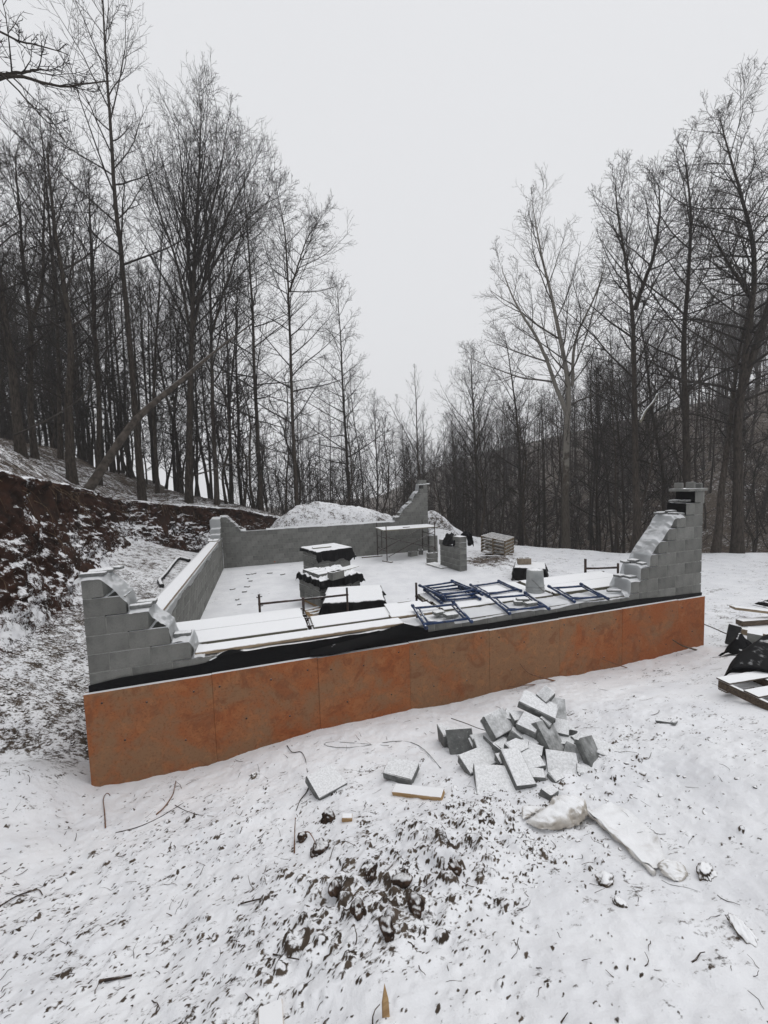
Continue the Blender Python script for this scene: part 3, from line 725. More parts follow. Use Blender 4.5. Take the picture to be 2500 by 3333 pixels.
def grow(S, D, L, r0, n, upc, wob, rng, taper=.25):
    """vectorised branch paths; S starts, D unit directions, L lengths -> (B, n, 3), (B, n)"""
    B = len(S); P = np.zeros((B, n, 3)); P[:, 0] = S; d = D.copy(); step = (L/(n-1))[:, None]
    for i in range(1, n):
        d = d + rng.normal(0, wob, (B, 3)) + np.array([0, 0, 1.])*upc
        d /= np.linalg.norm(d, axis=1, keepdims=True); P[:, i] = P[:, i-1]+d*step
    return P, r0[:, None]*(1-(1-taper)*np.linspace(0, 1, n))[None, :]
def sprout(P, R, k, t0, t1, a0, a1, lf, rf, rng, minr, lens, side=None):
    """k side shoots on each branch"""
    B, n, _ = P.shape; t = (t0+(t1-t0)*(np.arange(k)[None, :]+rng.random((B, k)))/k)
    f = t*(n-1); i = np.minimum(f.astype(int), n-2); w = (f-i)[..., None]; b = np.arange(B)[:, None]
    S = P[b, i]*(1-w)+P[b, i+1]*w; T = P[b, i+1]-P[b, i]; T /= np.maximum(np.linalg.norm(T, axis=2, keepdims=True), 1e-9)
    r = R[b, i]*(1-w[..., 0])+R[b, i+1]*w[..., 0]
    Q = rng.normal(size=(B, k, 3)); Q -= (Q*T).sum(2, keepdims=True)*T; Q /= np.maximum(np.linalg.norm(Q, axis=2, keepdims=True), 1e-9)
    a = a0+(a1-a0)*rng.random((B, k, 1)); D = T*np.cos(a)+Q*np.sin(a)
    L = lens[:, None]*lf*(1.05-.6*t)*(.6+.8*rng.random((B, k)))
    r2 = np.maximum(minr, np.minimum(r*.75, r*rf*(.7+.5*rng.random((B, k)))))
    return S.reshape(-1, 3), D.reshape(-1, 3), L.ravel(), r2.ravel()
def tubes(groups):
    """groups: (P (B,n,3), R (B,n), sides) -> verts, quads"""
    VV = []; FF = []; o = 0
    for P, R, s in groups:
        B, n, _ = P.shape
        if B == 0: continue
        T = np.gradient(P, axis=1); T /= np.maximum(np.linalg.norm(T, axis=2, keepdims=True), 1e-9)
        ref = np.where(np.abs(T[:, :1, 2:3]) > .8, np.array([1., 0, 0]), np.array([0, 0, 1.]))
        A = np.cross(T, np.broadcast_to(ref, T.shape)); A /= np.maximum(np.linalg.norm(A, axis=2, keepdims=True), 1e-9); Bn = np.cross(T, A)
        th = np.arange(s)*2*math.pi/s
        V = P[:, :, None, :]+R[:, :, None, None]*(np.cos(th)[None, None, :, None]*A[:, :, None, :]+np.sin(th)[None, None, :, None]*Bn[:, :, None, :])
        idx = np.arange(B*n*s).reshape(B, n, s)+o
        a = idx[:, :-1]; b = np.roll(a, -1, 2); c = idx[:, 1:]; d = np.roll(c, -1, 2)
        FF.append(np.stack([a, b, d, c], -1).reshape(-1, 4)); VV.append(V.reshape(-1, 3)); o += B*n*s
    return np.concatenate(VV), np.concatenate(FF)
def resample(pts, n):
    pts = np.array(pts, float); s = np.r_[0, np.cumsum(np.linalg.norm(np.diff(pts, axis=0), axis=1))]
    for _ in range(1):
        t = np.linspace(0, s[-1], n); Q = np.stack([np.interp(t, s, pts[:, k]) for k in range(3)], -1)
    for _ in range(3): Q[1:-1] = .25*Q[:-2]+.5*Q[1:-1]+.25*Q[2:]
    return Q
STY = {  # crown start, L1 count, angle low/high (from axis), L1 length / height, up-curve, L2 k, L3 k, L4 k
 'poplar': dict(h0=.42, n1=34, aL=1.05, aH=.45, lf=.19, up=.10, k2=8, k3=5, k4=2),
 'fan': dict(h0=.38, n1=34, aL=.62, aH=.30, lf=.33, up=.06, k2=9, k3=5, k4=2),
 'open': dict(h0=.40, n1=20, aL=1.0, aH=.6, lf=.29, up=.07, k2=9, k3=6, k4=2),
 'round': dict(h0=.32, n1=32, aL=.95, aH=.45, lf=.28, up=.07, k2=9, k3=5, k4=2),
 'spread': dict(h0=.25, n1=36, aL=1.3, aH=.6, lf=.25, up=.035, k2=8, k3=5, k4=2),
 'droop': dict(h0=.30, n1=36, aL=1.2, aH=.6, lf=.32, up=-.015, k2=10, k3=6, k4=2),
 'thin': dict(h0=.40, n1=20, aL=1.0, aH=.45, lf=.16, up=.08, k2=6, k3=5, k4=0),
 'sapling': dict(h0=.15, n1=22, aL=.9, aH=.45, lf=.30, up=.05, k2=6, k3=4, k4=0)}
def tree_geo(stems, style, seed, twig=.0045, rich=True, dens=1.0):
    """stems: list of (points, base radius, tip radius); returns trunk and crown geometry around the first point"""
    rng = np.random.default_rng(seed); st = STY[style]; base = np.array(stems[0][0][0], float)
    tg = []; cg = []
    H = max(np.array(s[0])[:, 2].max() for s in stems)-base[2]
    for si, (pts, rb, rt_) in enumerate(stems):
        n = 26; Q = resample(pts, n)-base
        Q[1:-1, :2] += np.cumsum(rng.normal(0, .012, (n-2, 2)), 0)*min(1, H/12)
        u = np.linspace(0, 1, n); R = rb*(1-u)**.85+rt_
        if si == 0: R = R*(1+.38*np.exp(-u*n*.7))
        tg.append((Q[None], R[None], 9 if rb > .08 else 6))
        hs = Q[:, 2]/H; lo = st['h0'] if si == 0 else 0
        m = max(6, int(st['n1']*dens*(1 if si == 0 else .6)))
        tt = lo+(1-lo)*((np.arange(m)+rng.random(m))/m)**.92*.985
        if si == 0:
            dead = rng.uniform(.18, lo, 4) if lo > .25 else np.zeros(0); tt = np.r_[tt, dead]
        f = tt*(n-1); i = np.minimum(f.astype(int), n-2); w = (f-i)[:, None]
        S = Q[i]*(1-w)+Q[i+1]*w; T = Q[i+1]-Q[i]; T /= np.linalg.norm(T, axis=1, keepdims=True); r = R[i]
        ph = np.arange(len(tt))*2.4+rng.random(len(tt))*1.2; X = np.stack([np.cos(ph), np.sin(ph), 0*ph], -1); X -= (X*T).sum(1, keepdims=True)*T; X /= np.linalg.norm(X, axis=1, keepdims=True)
        v = np.clip((tt-lo)/(1-lo), 0, 1); a = (st['aL']*(1-v)+st['aH']*v)*(.85+.3*rng.random(len(tt)))
        D = T*np.cos(a)[:, None]+X*np.sin(a)[:, None]
        L = H*st['lf']*(.92-.70*v**1.6)*(.55+.75*rng.random(len(tt)))*(1 if si == 0 else .8)
        if si == 0 and len(tt) > m: L[m:] *= .45
        r1 = np.maximum(.012, np.minimum(r*.5, .012+L*.0085))
        P1, R1 = grow(S, D, L, r1, 7, st['up'], .085, rng, .22); cg.append((P1, R1, 4))
        S2, D2, L2, r2 = sprout(P1, R1, st['k2'], .15, 1., .45, .95, .52, .55, rng, twig*1.7, L)
        P2, R2 = grow(S2, D2, L2, r2, 4, st['up']*1.1, .11, rng, .35); cg.append((P2, R2, 3))
        S3, D3, L3, r3 = sprout(P2, R2, st['k3'], .2, 1., .4, .9, .55, .6, rng, twig*1.2, L2)
        P3, R3 = grow(S3, D3, L3, r3, 3, st['up'], .12, rng, .5); cg.append((P3, R3, 3))
        if rich and st['k4']:
            S4, D4, L4, r4 = sprout(P3, R3, st['k4'], .25, 1., .4, .9, .6, .7, rng, twig, L3)
            P4, R4 = grow(S4, D4, np.maximum(L4, .08), r4, 2, st['up'], .1, rng, .6); cg.append((P4, R4, 3))
    return base, tubes(tg), tubes(cg)
def make_tree(label, stems, style, seed, mats=('bark', 'twigs'), twig=.0045, rich=True, group=None, dens=1.0, name='bare_tree'):
    base, tr, cr = tree_geo(stems, style, seed, twig, rich, dens)
    o = thing(name, label, 'tree', tuple(base), 0, group)
    t = bpy.data.objects.new('trunk', fast_mesh('trunk', *tr, M[mats[0]])); COL.objects.link(t); t.parent = o
    c = bpy.data.objects.new('crown', fast_mesh('crown', *cr, M[mats[1]], smooth=False)); COL.objects.link(c); c.parent = o
    return o
def in_left(x, y, mg=1.2):
    b = bank_field(np.array([x]), np.array([y])); return b[0][0] > b[1][0, 2]+mg and b[1][0, 1] > -.5
def label_free(path): return path[0][0] < -100
_last = [1.0]
def stem(path, d, rb, rt_=.012, ground=True, d1=None):
    if ground or True: path = [(x, 1150+(y-1150)*.945) if y < 1000 else (x, y) for x, y in path]
    if ground:                                       # the ravine edge and the bank top decide how far back a tree can stand
        k = 1.0
        for _ in range(60):
            p = at(*path[0], d*k); x, y = p.x, p.y
            if in_left(x, y, .35) or crest_dist(np.array([x]), np.array([y]))[0] > .35 or label_free(path): break
            k *= 1.02
        _last[0] = k
    k = _last[0]; d *= k; rb *= k*(.72 if path[0][0] < 800 else .92)
    pts = [at(x, y, d if d1 is None else d+(d1-d)*i/(len(path)-1)) for i, (x, y) in enumerate(path)]
    if ground:
        p = pts[0]; g = gz(p.x, p.y); pts[0] = Vector((p.x, p.y, g-.12))
        if pts[1].z < g+.5: pts[1].z = g+.8
    return (pts, rb, rt_)
# survey of the trees that can be told apart
T = make_tree
T('tall slender tree reaching past the top edge, behind the leaning trunk', [stem([(302, 1010), (290, 870), (283, 760), (270, 600), (252, 420), (240, 250), (228, 60), (220, -160)], 15, .155)], 'poplar', 1)
T('broad tree with a dense fan of upright limbs, the leaning trunk against it', [stem([(405, 1050), (408, 900), (412, 700), (418, 500), (428, 320), (434, 160)], 18, .20),
   stem([(412, 700), (445, 560), (505, 400), (555, 300)], 18, .10, .01, False), stem([(409, 680), (380, 540), (330, 380), (300, 270)], 18, .09, .01, False), stem([(412, 640), (470, 520), (540, 430), (590, 390)], 18, .07, .01, False), stem([(414, 620), (402, 460), (388, 300), (380, 220)], 18, .09, .01, False), stem([(416, 560), (455, 420), (480, 290), (490, 220)], 18, .09, .01, False)], 'fan', 2, dens=.8)
T('straight tree close right of the leaning trunk tip', [stem([(466, 1064), (460, 860), (456, 700), (452, 560), (446, 380)], 19, .14), stem([(456, 700), (500, 540), (540, 400)], 19, .08, .01, False)], 'fan', 3, dens=.8)
T('straight tree with a long bare trunk, left of the tallest mid-left crown', [stem([(563, 1082), (555, 860), (548, 640), (540, 500), (528, 330)], 21, .15)], 'spread', 4)
T('tall tree with a right-leaning plume of limbs behind the soil heap', [stem([(642, 1095), (632, 900), (628, 720), (625, 560), (618, 440), (596, 345)], 20, .135), stem([(625, 600), (648, 530), (672, 470), (695, 430)], 20, .07, .01, False)], 'spread', 5)
T('wide-limbed tree at the right edge of the left wood, arching branches', [stem([(757, 1100), (745, 880), (738, 760), (735, 690), (727, 575)], 25, .14)], 'spread', 6, dens=1.1)
T('thick dark trunk at the left edge above the cut bank', [stem([(42, 935), (28, 780), (15, 640), (2, 480), (-8, 300)], 14, .20)], 'round', 7, dens=.8)
T('forked tree near the left edge, its stems parting at mid height', [stem([(74, 955), (68, 800), (70, 660), (56, 540), (46, 380), (40, 260)], 15, .13), stem([(70, 670), (92, 590), (100, 480), (108, 330)], 15, .09, .01, False)], 'open', 8)
T('crooked thick trunk left of the leaning trunk base', [stem([(150, 968), (148, 860), (157, 740), (148, 640), (130, 520), (116, 400), (104, 250)], 13.5, .175)], 'round', 9)
T('smooth curved trunk just left of the tall slender tree', [stem([(208, 970), (216, 800), (206, 640), (200, 480), (194, 320)], 16, .135)], 'fan', 10, dens=.7)
T('narrow upright tree between the forked tree and the crooked trunk', [stem([(128, 955), (125, 800), (120, 650), (112, 500), (95, 300), (86, 190)], 17, .11)], 'open', 11, dens=.8)
T('slim tree between the tall slender tree and the broad fan tree', [stem([(338, 1034), (330, 880), (335, 740), (345, 600), (350, 440)], 20, .11)], 'round', 12, rich=False)
T('double-stemmed slim tree right of the leaning tip', [stem([(500, 1070), (492, 880), (485, 700), (478, 520), (470, 390)], 23, .11)], 'round', 13, rich=False)
T('pale-barked sycamore with two parting stems on the right', [stem([(1222, 1205), (1220, 1020), (1224, 880), (1233, 825), (1215, 745), (1197, 657), (1189, 596), (1165, 500), (1150, 400)], 20, .20), stem([(1224, 880), (1206, 829), (1184, 754), (1158, 692), (1131, 657), (1110, 610), (1085, 540)], 20, .11, .012, False), stem([(1236, 815), (1238, 740), (1250, 690), (1290, 600), (1310, 520)], 20, .08, .01, False)], 'open', 14, ('sycamore', 'twigs_pale'), dens=.9)
T('tall forked tree right of the sycamore', [stem([(1377, 1198), (1375, 1000), (1374, 830), (1370, 700), (1362, 600), (1345, 500), (1330, 420), (1330, 340)], 17, .16), stem([(1372, 640), (1390, 580), (1415, 520), (1425, 420), (1420, 350)], 17, .09, .012, False)], 'round', 15)
T('straight dark trunk rising behind the right block pier', [stem([(1488, 1200), (1482, 1000), (1480, 800), (1478, 650), (1490, 520), (1495, 420), (1482, 320), (1475, 260)], 15, .145)], 'round', 16)
T('big tree with drooping seed-hung twigs at the right edge', [stem([(1592, 1207), (1594, 1000), (1600, 850), (1618, 700), (1640, 560), (1625, 440), (1590, 330), (1555, 200)], 12.5, .145), stem([(1600, 830), (1640, 700), (1690, 520), (1720, 250)], 12.5, .12, .012, False), stem([(1625, 620), (1570, 520), (1530, 440)], 12.5, .06, .01, False)], 'droop', 17, twig=.0045, dens=1.35)
T('dark leaning trunk left of the big right-edge tree', [stem([(1545, 1203), (1560, 1050), (1575, 920), (1592, 780), (1625, 600)], 13.5, .115)], 'thin', 18)
T('round-crowned tree standing alone right of the valley gap', [stem([(1030, 1160), (1028, 980), (1022, 880), (1018, 735)], 30, .17)], 'round', 19, dens=1.2)
T('slender leaning tree between the round-crowned tree and the sycamore', [stem([(1128, 1185), (1125, 1000), (1118, 900), (1108, 820), (1088, 690)], 25, .13)], 'open', 20)
T('small distant tree in the valley gap', [stem([(905, 1110), (903, 960), (900, 850), (896, 765)], 38, .13)], 'thin', 21)
T('thin bent tree left of the small distant tree', [stem([(915, 1110), (905, 1000), (880, 930), (850, 880), (838, 850)], 33, .09)], 'open', 22, rich=False, dens=.6)
T('tree of medium height left of the tall forked tree', [stem([(1290, 1195), (1288, 1050), (1292, 900), (1285, 780)], 24, .12)], 'round', 23, rich=False)
T('tree with curving stem right of the tall forked tree', [stem([(1440, 1200), (1430, 1000), (1405, 850), (1395, 740), (1380, 640)], 19, .12)], 'spread', 24, rich=False)
# near tree outside the left edge whose limb hangs into the top left corner
T('dark limbs of a near tree hanging into the top left corner', [stem([(-320, 1300), (-300, 700), (-260, 300), (-220, -150), (-200, -500)], 8, .20), stem([(-250, 250), (-100, 160), (0, 105), (70, 112), (130, 140), (190, 128), (240, 118)], 8, .06, .008, False), stem([(0, 105), (60, 92), (105, 85)], 8, .035, .008, False), stem([(-240, 60), (-90, 20), (10, 110), (80, 190), (150, 270)], 8, .035, .006, False), stem([(-230, -100), (-60, -20), (40, 30), (150, 60)], 8, .04, .006, False)], 'thin', 25, dens=.55)
# the leaning trunk
base = at(180, 1000, 13); gb = gz(base.x, base.y)
lt = [Vector((base.x-.1, base.y, gb-.1)), at(290, 905, 13.8), at(400, 815, 15.2), at(460, 762, 16.6), at(545, 698, 18)]
lean = thing('fallen_tree', 'thick fallen trunk leaning to the right against the broad tree', 'tree', tuple(lt[0]))
Q = resample(lt, 24)-np.array(lt[0]); R = np.linspace(.148, .033, 24); R[:3] *= (1.12, 1.05, 1.02); R[17:] *= .75
o = bpy.data.objects.new('trunk', fast_mesh('trunk', *tubes([(Q[None], R[None], 12)]), mat_simple('fallen_bark', (.034, .027, .022), (.088, .073, .06), 5, .9, .8, .02, .05, snow=(.66, .95)))); COL.objects.link(o); o.parent = lean
cr = []; rng = np.random.default_rng(5)
S, D, L, r = sprout(Q[None], R[None], 6, .65, .98, .5, 1.0, .10, .3, rng, .02, np.array([9.])); P1, R1 = grow(S, D, L, r, 6, .0, .1, rng)
S2, D2, L2, r2 = sprout(P1, R1, 4, .3, 1, .4, .9, .5, .5, rng, .008, L); P2, R2 = grow(S2, D2, L2, r2, 4, 0, .1, rng)
for i in range(len(P1)):
    o = bpy.data.objects.new('limb', fast_mesh('limb', *tubes([(P1[i:i+1], R1[i:i+1], 5)]), M['twigs'])); COL.objects.link(o); o.parent = lean
def pole(name, label, path, d0, d1, r0, r1, mat='bark', cat='branch', n=8):
    pts = [at(x, y, d0+(d1-d0)*i/(len(path)-1)) for i, (x, y) in enumerate(path)]
    b = MB(); Q = resample(pts, 14); b.tube(Q, np.linspace(r0, r1, 14), n); return tag(b.obj(name, M[mat], None, True), label, cat)
pole('fallen_branch', 'long thin fallen branch slanting up across the left wood', [(388, 1036), (470, 1012), (540, 985), (600, 955), (665, 925)], 18, 20, .035, .015, 'twigs_pale')
pole('fallen_branch', 'pale bent branch lying against trunks at the far left', [(30, 940), (90, 915), (150, 880), (190, 850), (195, 815)], 13, 13.5, .035, .012, 'twigs_pale')
pole('leaning_tree', 'thin pale leaning stem left of the sycamore', [(1105, 1180), (1135, 1080), (1165, 1020), (1192, 950)], 24, 25, .06, .03, 'twigs_pale', 'tree')
pole('fallen_branch', 'snowy broken limb hanging high beside the tall forked tree', [(1383, 912), (1395, 885), (1412, 868), (1420, 850)], 16.6, 16.7, .05, .03, 'deck')

# background wood: copies of a few kinds
PROTO = []
for i, (sty, H, r, lean_) in enumerate([('poplar', 18, .17, .4), ('poplar', 20, .19, -.5), ('round', 15, .16, .3), ('spread', 16, .15, -.3), ('thin', 17, .13, .6), ('thin', 14, .11, -.4), ('fan', 17, .17, .2), ('open', 15, .15, -.8), ('spread', 19, .17, .5), ('round', 18, .16, -.6)]):
    rg = random.Random(90+i); pts = [(0, 0, 0)]
    x = y = 0
    for k in range(1, 8): x += lean_/7+rg.gauss(0, .1); y += rg.gauss(0, .12); pts.append((x, y, H*k/7))
    b, tr, cr = tree_geo([(pts, r*.62, .010)], sty, 500+i, .0055, False, .75)
    PROTO.append((H, fast_mesh('trunk', *tr, M['bark']), fast_mesh('crown', *cr, M['twigs'], smooth=False)))
SAP = []
for i in range(4):
    rg = random.Random(190+i); pts = [(0, 0, 0)]; x = y = 0
    for k in range(1, 6): x += rg.gauss(0, .18); y += rg.gauss(0, .18); pts.append((x, y, 6*k/5))
    b, tr, cr = tree_geo([(pts, .045, .006)], 'sapling', 600+i, .006, False, .9)
    SAP.append((6., fast_mesh('trunk', *tr, M['bark']), fast_mesh('crown', *cr, M['twigs'], smooth=False)))
def plant(protos, x, y, H, label, group, rg, name):
    H0, tm, cm = protos[rg.randrange(len(protos))]; s = H/H0
    o = thing(name, label, 'tree', (x, y, gz(x, y)-.15), rg.uniform(0, 6.28), group)
    o.scale = (s*rg.uniform(.9, 1.25), s*rg.uniform(.9, 1.25), s); o.rotation_euler = (rg.gauss(0, .03), rg.gauss(0, .03), rg.uniform(0, 6.28))
    for nm, m_ in (('trunk', tm), ('crown', cm)): inst(nm, m_, (0, 0, 0), (0, 0, 0), o)
YL = ([0, 150, 300, 450, 560, 650, 760, 830, 870, 960, 1040, 1120, 1200, 1300, 1400, 1500, 1659], [520, 520, 530, 540, 570, 610, 700, 800, 880, 880, 830, 790, 770, 700, 620, 560, 420])
rg = random.Random(21); placed = []
def to_px(p):
    v = Vector(p)-Vector(CAM); z = v.dot(fw); return _px+_f*v.dot(rt)/z, _py-_f*v.dot(up)/z, z
def scatter(n, xr, dr, hr, protos, label, group, name, test, mind):
    k = 0; tries = 0
    while k < n and tries < n*60:
        tries += 1
        px = rg.uniform(*xr); d = dr[0]+(dr[1]-dr[0])*rg.random()**.8
        p = at(px, 1060, d); x, y = p.x, p.y
        if not test(x, y) or any((x-a)**2+(y-b)**2 < mind*mind for a, b in placed): continue
        g = gz(x, y); H = rg.uniform(*hr); tx, ty, tz = to_px((x, y, g+H)); lim = np.interp(px, *YL)+rg.uniform(-10, 90)
        if ty < lim: H *= max(.0, (to_px((x, y, g))[1]-lim)/(to_px((x, y, g))[1]-ty))
        if H < hr[0]*.45: continue
        placed.append((x, y)); plant(protos, x, y, H, label(px, d) if callable(label) else label, group, rg, name); k += 1
    return k
def in_right(x, y): return crest_dist(np.array([x]), np.array([y]))[0] > 1.0 and not in_left(x, y)
def spot(kind, px, d):
    w = 'near' if d < 28 else 'far'
    for lim, t in ((110, 'above the bank at the left edge'), (260, 'behind the leaning trunk base'), (440, 'behind the leaning trunk'), (600, 'left of the soil heap'), (760, 'behind the soil heap'), (880, 'at the right rim of the left wood'), (960, 'in the valley gap'), (1080, 'by the round-crowned tree'), (1200, 'left of the sycamore'), (1330, 'right of the sycamore'), (1450, 'by the tall forked tree'), (1560, 'behind the right block pier'), (9999, 'by the big drooping tree')):
        if px < lim: return '%s %s %s' % (w, kind, t)
c1 = scatter(68, (-60, 850), (24, 66), (13, 21), PROTO, lambda p, d: spot('bare dark tree', p, d), 'trees of the left wood', 'bare_tree', in_left, .9)
c2 = scatter(148, (860, 1720), (19, 75), (11, 18), PROTO, lambda p, d: spot('bare dark tree', p, d)+' on the right slope', 'trees of the right slope', 'bare_tree', in_right, 1.0)
c3 = scatter(40, (480, 1150), (30, 70), (9, 15), PROTO, lambda p, d: spot('hazy bare tree', p, d)+', down the valley', 'trees of the far valley', 'bare_tree', lambda x, y: True, 1.2)
c4 = scatter(85, (-40, 860), (20, 50), (3.5, 8.5), SAP, lambda p, d: spot('thin sapling', p, d), 'saplings of the left wood', 'sapling', in_left, .5)
c6 = scatter(80, (540, 1120), (24, 55), (4, 9), SAP, lambda p, d: spot('thin sapling', p, d)+', down the valley', 'saplings of the far valley', 'sapling', lambda x, y: True, .6)
c5 = scatter(110, (860, 1720), (16, 45), (3.5, 8), SAP, lambda p, d: spot('thin sapling', p, d)+' on the right slope', 'saplings of the right slope', 'sapling', in_right, .5)
# trees too far off to tell apart: one mass
LIGHT = []
for i, (sty, H) in enumerate([('round', 14), ('thin', 15), ('spread', 14), ('poplar', 16)]):
    rg_ = random.Random(300+i); pts = [(rg_.gauss(0, .15)*k, rg_.gauss(0, .15)*k, H*k/6) for k in range(7)]
    st0 = dict(STY[sty]); STY['_l'] = dict(st0, n1=13, k2=4, k3=2, k4=0); b, tr, cr = tree_geo([(pts, .11, .012)], '_l', 700+i, .011, False, 1.0)
    LIGHT.append((H, np.concatenate([tr[0], cr[0]]), np.concatenate([tr[1], cr[1]+len(tr[0])])))
VV, FF, vo = [], [], 0
for n_, xr, dr in ((60, (860, 1720), (55, 120)), (35, (480, 1150), (60, 125))):
    k = 0
    for _ in range(3000):
        if k >= n_: break
        px = rg.uniform(*xr); d = rg.uniform(*dr); p = at(px, 1060, d); g = gz(p.x, p.y); H = rg.uniform(10, 17); lim = np.interp(px, *YL)+rg.uniform(0, 80)
        by, ty = to_px((p.x, p.y, g))[1], to_px((p.x, p.y, g+H))[1]
        if ty < lim: H *= max(0, (by-lim)/(by-ty))
        if H < 5: continue
        H0, v_, f_ = LIGHT[rg.randrange(4)]; a = rg.uniform(0, 6.28); s_ = H/H0; ca, sa = math.cos(a)*s_, math.sin(a)*s_
        VV.append(np.stack([v_[:, 0]*ca-v_[:, 1]*sa+p.x, v_[:, 0]*sa+v_[:, 1]*ca+p.y, v_[:, 2]*s_+g-.2], -1)); FF.append(f_+vo); vo += len(v_); k += 1
o = bpy.data.objects.new('far_wood', fast_mesh('far_wood', np.concatenate(VV), np.concatenate(FF), M['twigs'], smooth=False)); COL.objects.link(o); tag(o, 'distant mass of bare trees on the far slopes', None, None, 'stuff')
print('background trees', c1, c2, c3, c4, c5)
# haze of falling snow in the air
hz = MB(); hz.box((20, 75, 15), (360, 300, 64)); ho = None
t = NT('haze_air'); v = t.n('VolumePrincipled', {'Color': (.99, .99, 1, 1), 'Density': .0014, 'Anisotropy': .2})
t.t.links.new(v.outputs[0], t.out.inputs['Volume'])
ho = hz.obj('haze', t.mat); tag(ho, 'thin grey haze of falling snow over the whole lot', None, None, 'stuff')
# ------------------------------------------------------------------ survey helper: where a sight line from the camera station meets the terrain
def on_ground(px, py, off=0.0):
    d = fw + rt*((px-_px)/_f) - up*((py-_py)/_f)
    t = np.arange(.8, 40, .01); X = CAM[0]+t*d.x; Y = CAM[1]+t*d.y; Z = CAM[2]+t*d.z
    h = height(X, Y)[0]+off+.006; i = int(np.argmax(Z < h)); return Vector((X[i], Y[i], h[i]))
def smooth_path(pts, n):
    return [Vector(p) for p in resample([tuple(p) for p in pts], n)]
# ------------------------------------------------------------------ planks on and behind the walls
def plank(label, x0, x1, y0, y1, top, t=.055, mat='deck', rz=0, group=None, name='plank', bev=.006):
    b = MB(); b.box((0, 0, -t/2), (x1-x0, y1-y0, t), None, bev)
    o = b.obj(name, M[mat]); o.location = ((x0+x1)/2, (y0+y1)/2, top); o.rotation_euler = (0, 0, rz); return tag(o, label, 'plank', group)
def hooked(label, x0, x1, y0, y1, top):
    o = thing('scaffold_plank', label, 'plank', ((x0+x1)/2, (y0+y1)/2, top), 0, 'scaffold planks behind the front wall')
    b = MB(); b.box((0, 0, -.03), (x1-x0, y1-y0, .06), None, .007); b.obj('deck', M['deck'], o)
    for sx in (-1, 1):
        for sy in (-.36, .36):
            h = MB(); xe = sx*(x1-x0)/2; yy = sy*(y1-y0)
            h.tube([(xe-sx*.03, yy, -.02), (xe+sx*.02, yy, .0), (xe+sx*.045, yy, -.012), (xe+sx*.05, yy, -.05)], .013, 8); h.obj('hook', M['rust'], o, True)
    return o
hooked('near-left snow-covered scaffold plank inside the front wall', .46, 2.39, .515, .985, .20)
hooked('far-left snow-covered scaffold plank, beside the rusty bar', .42, 2.38, 1.01, 1.48, .198)
hooked('middle scaffold plank with a plywood square on its right end', 2.475, 4.36, .50, .97, .20)
hooked('scaffold plank under the stacked blue frames, nearer one', 4.43, 6.42, .47, .95, .205)
hooked('scaffold plank under the stacked blue frames, farther one', 4.40, 6.36, .975, 1.45, .20)
hooked('right scaffold plank beside the bucket, nearer one', 6.50, 8.38, .52, .99, .205)
hooked('right scaffold plank running to the stepped pier, farther one', 6.48, 8.42, 1.015, 1.49, .20)
plank('long snow-covered lumber lying on the front wall, left of the blue frames', 1.05, 3.62, .015, .245, .262, .04, 'board_wood', .002)
plank('short plank end sticking out behind the first blue frame', 3.55, 4.32, .33, .48, .245, .04, 'board_wood', -.03)
plank('near plank along the top of the left wall', .03, .30, 1.72, 6.22, .268, .045, 'board_wood')
plank('far plank along the top of the left wall', .035, .295, 6.24, 10.42, .264, .045, 'board_wood')
plank('small white board at the far end of the left wall, outer one', -.05, .10, 10.35, 10.85, .30, .03, 'deck', .06)
plank('small white board at the far end of the left wall, inner one', .12, .30, 10.32, 10.86, .30, .03, 'deck', -.03)
plank('square plywood sheet lying on the middle scaffold plank', 3.62, 4.22, .46, 1.02, .222, .018, 'deck', -.12, name='plywood_sheet')
# rusty support frames
def tubes_thing(name, label, cat, parts, mat, group=None, n=8):
    o = thing(name, label, cat, parts[0][1][0], 0, group); b0 = Vector(parts[0][1][0])
    for nm, pts, r in parts:
        m_ = MB(); m_.tube([Vector(p)-b0 for p in pts], r, n); m_.obj(nm, M[mat], o, True)
    return o
F_ = FLOOR
tubes_thing('support_scaffold', 'rusty scaffold frame with a long bar behind the left scaffold planks', 'scaffold frame', [
  ('post', [(1.76, 1.53, F_), (1.76, 1.53, .47)], .0175), ('post', [(3.16, 1.53, F_), (3.16, 1.53, .42)], .0175), ('bar', [(1.74, 1.53, .315), (3.18, 1.53, .30)], .0175), ('bar', [(1.76, 1.53, -.30), (3.16, 1.53, -.31)], .018)], 'rust')
tubes_thing('support_scaffold', 'rusty support frame under the joint of the left and middle planks', 'scaffold frame', [
  ('post', [(2.43, 1.47, F_), (2.43, 1.47, .36)], .021), ('post', [(2.43, .55, F_), (2.43, .55, .12)], .021), ('bar', [(2.43, .5, .135), (2.43, 1.5, .135)], .022), ('bar', [(2.43, .55, -.45), (2.43, 1.47, -.45)], .018)], 'rust')
tubes_thing('support_scaffold', 'rusty support frame at the left end of the blue frame stack', 'scaffold frame', [
  ('post', [(4.39, 1.50, F_), (4.39, 1.50, .38)], .021), ('post', [(4.39, .42, F_), (4.39, .42, .12)], .021), ('bar', [(4.39, .4, .135), (4.39, 1.52, .135)], .022), ('bar', [(4.39, .42, -.45), (4.39, 1.5, -.45)], .018)], 'rust')
tubes_thing('support_scaffold', 'rusty support frame under the bucket', 'scaffold frame', [
  ('post', [(6.45, 1.40, F_), (6.45, 1.40, .14)], .021), ('post', [(6.45, .42, F_), (6.45, .42, .15)], .021), ('bar', [(6.45, .4, .135), (6.45, 1.52, .135)], .022)], 'rust')
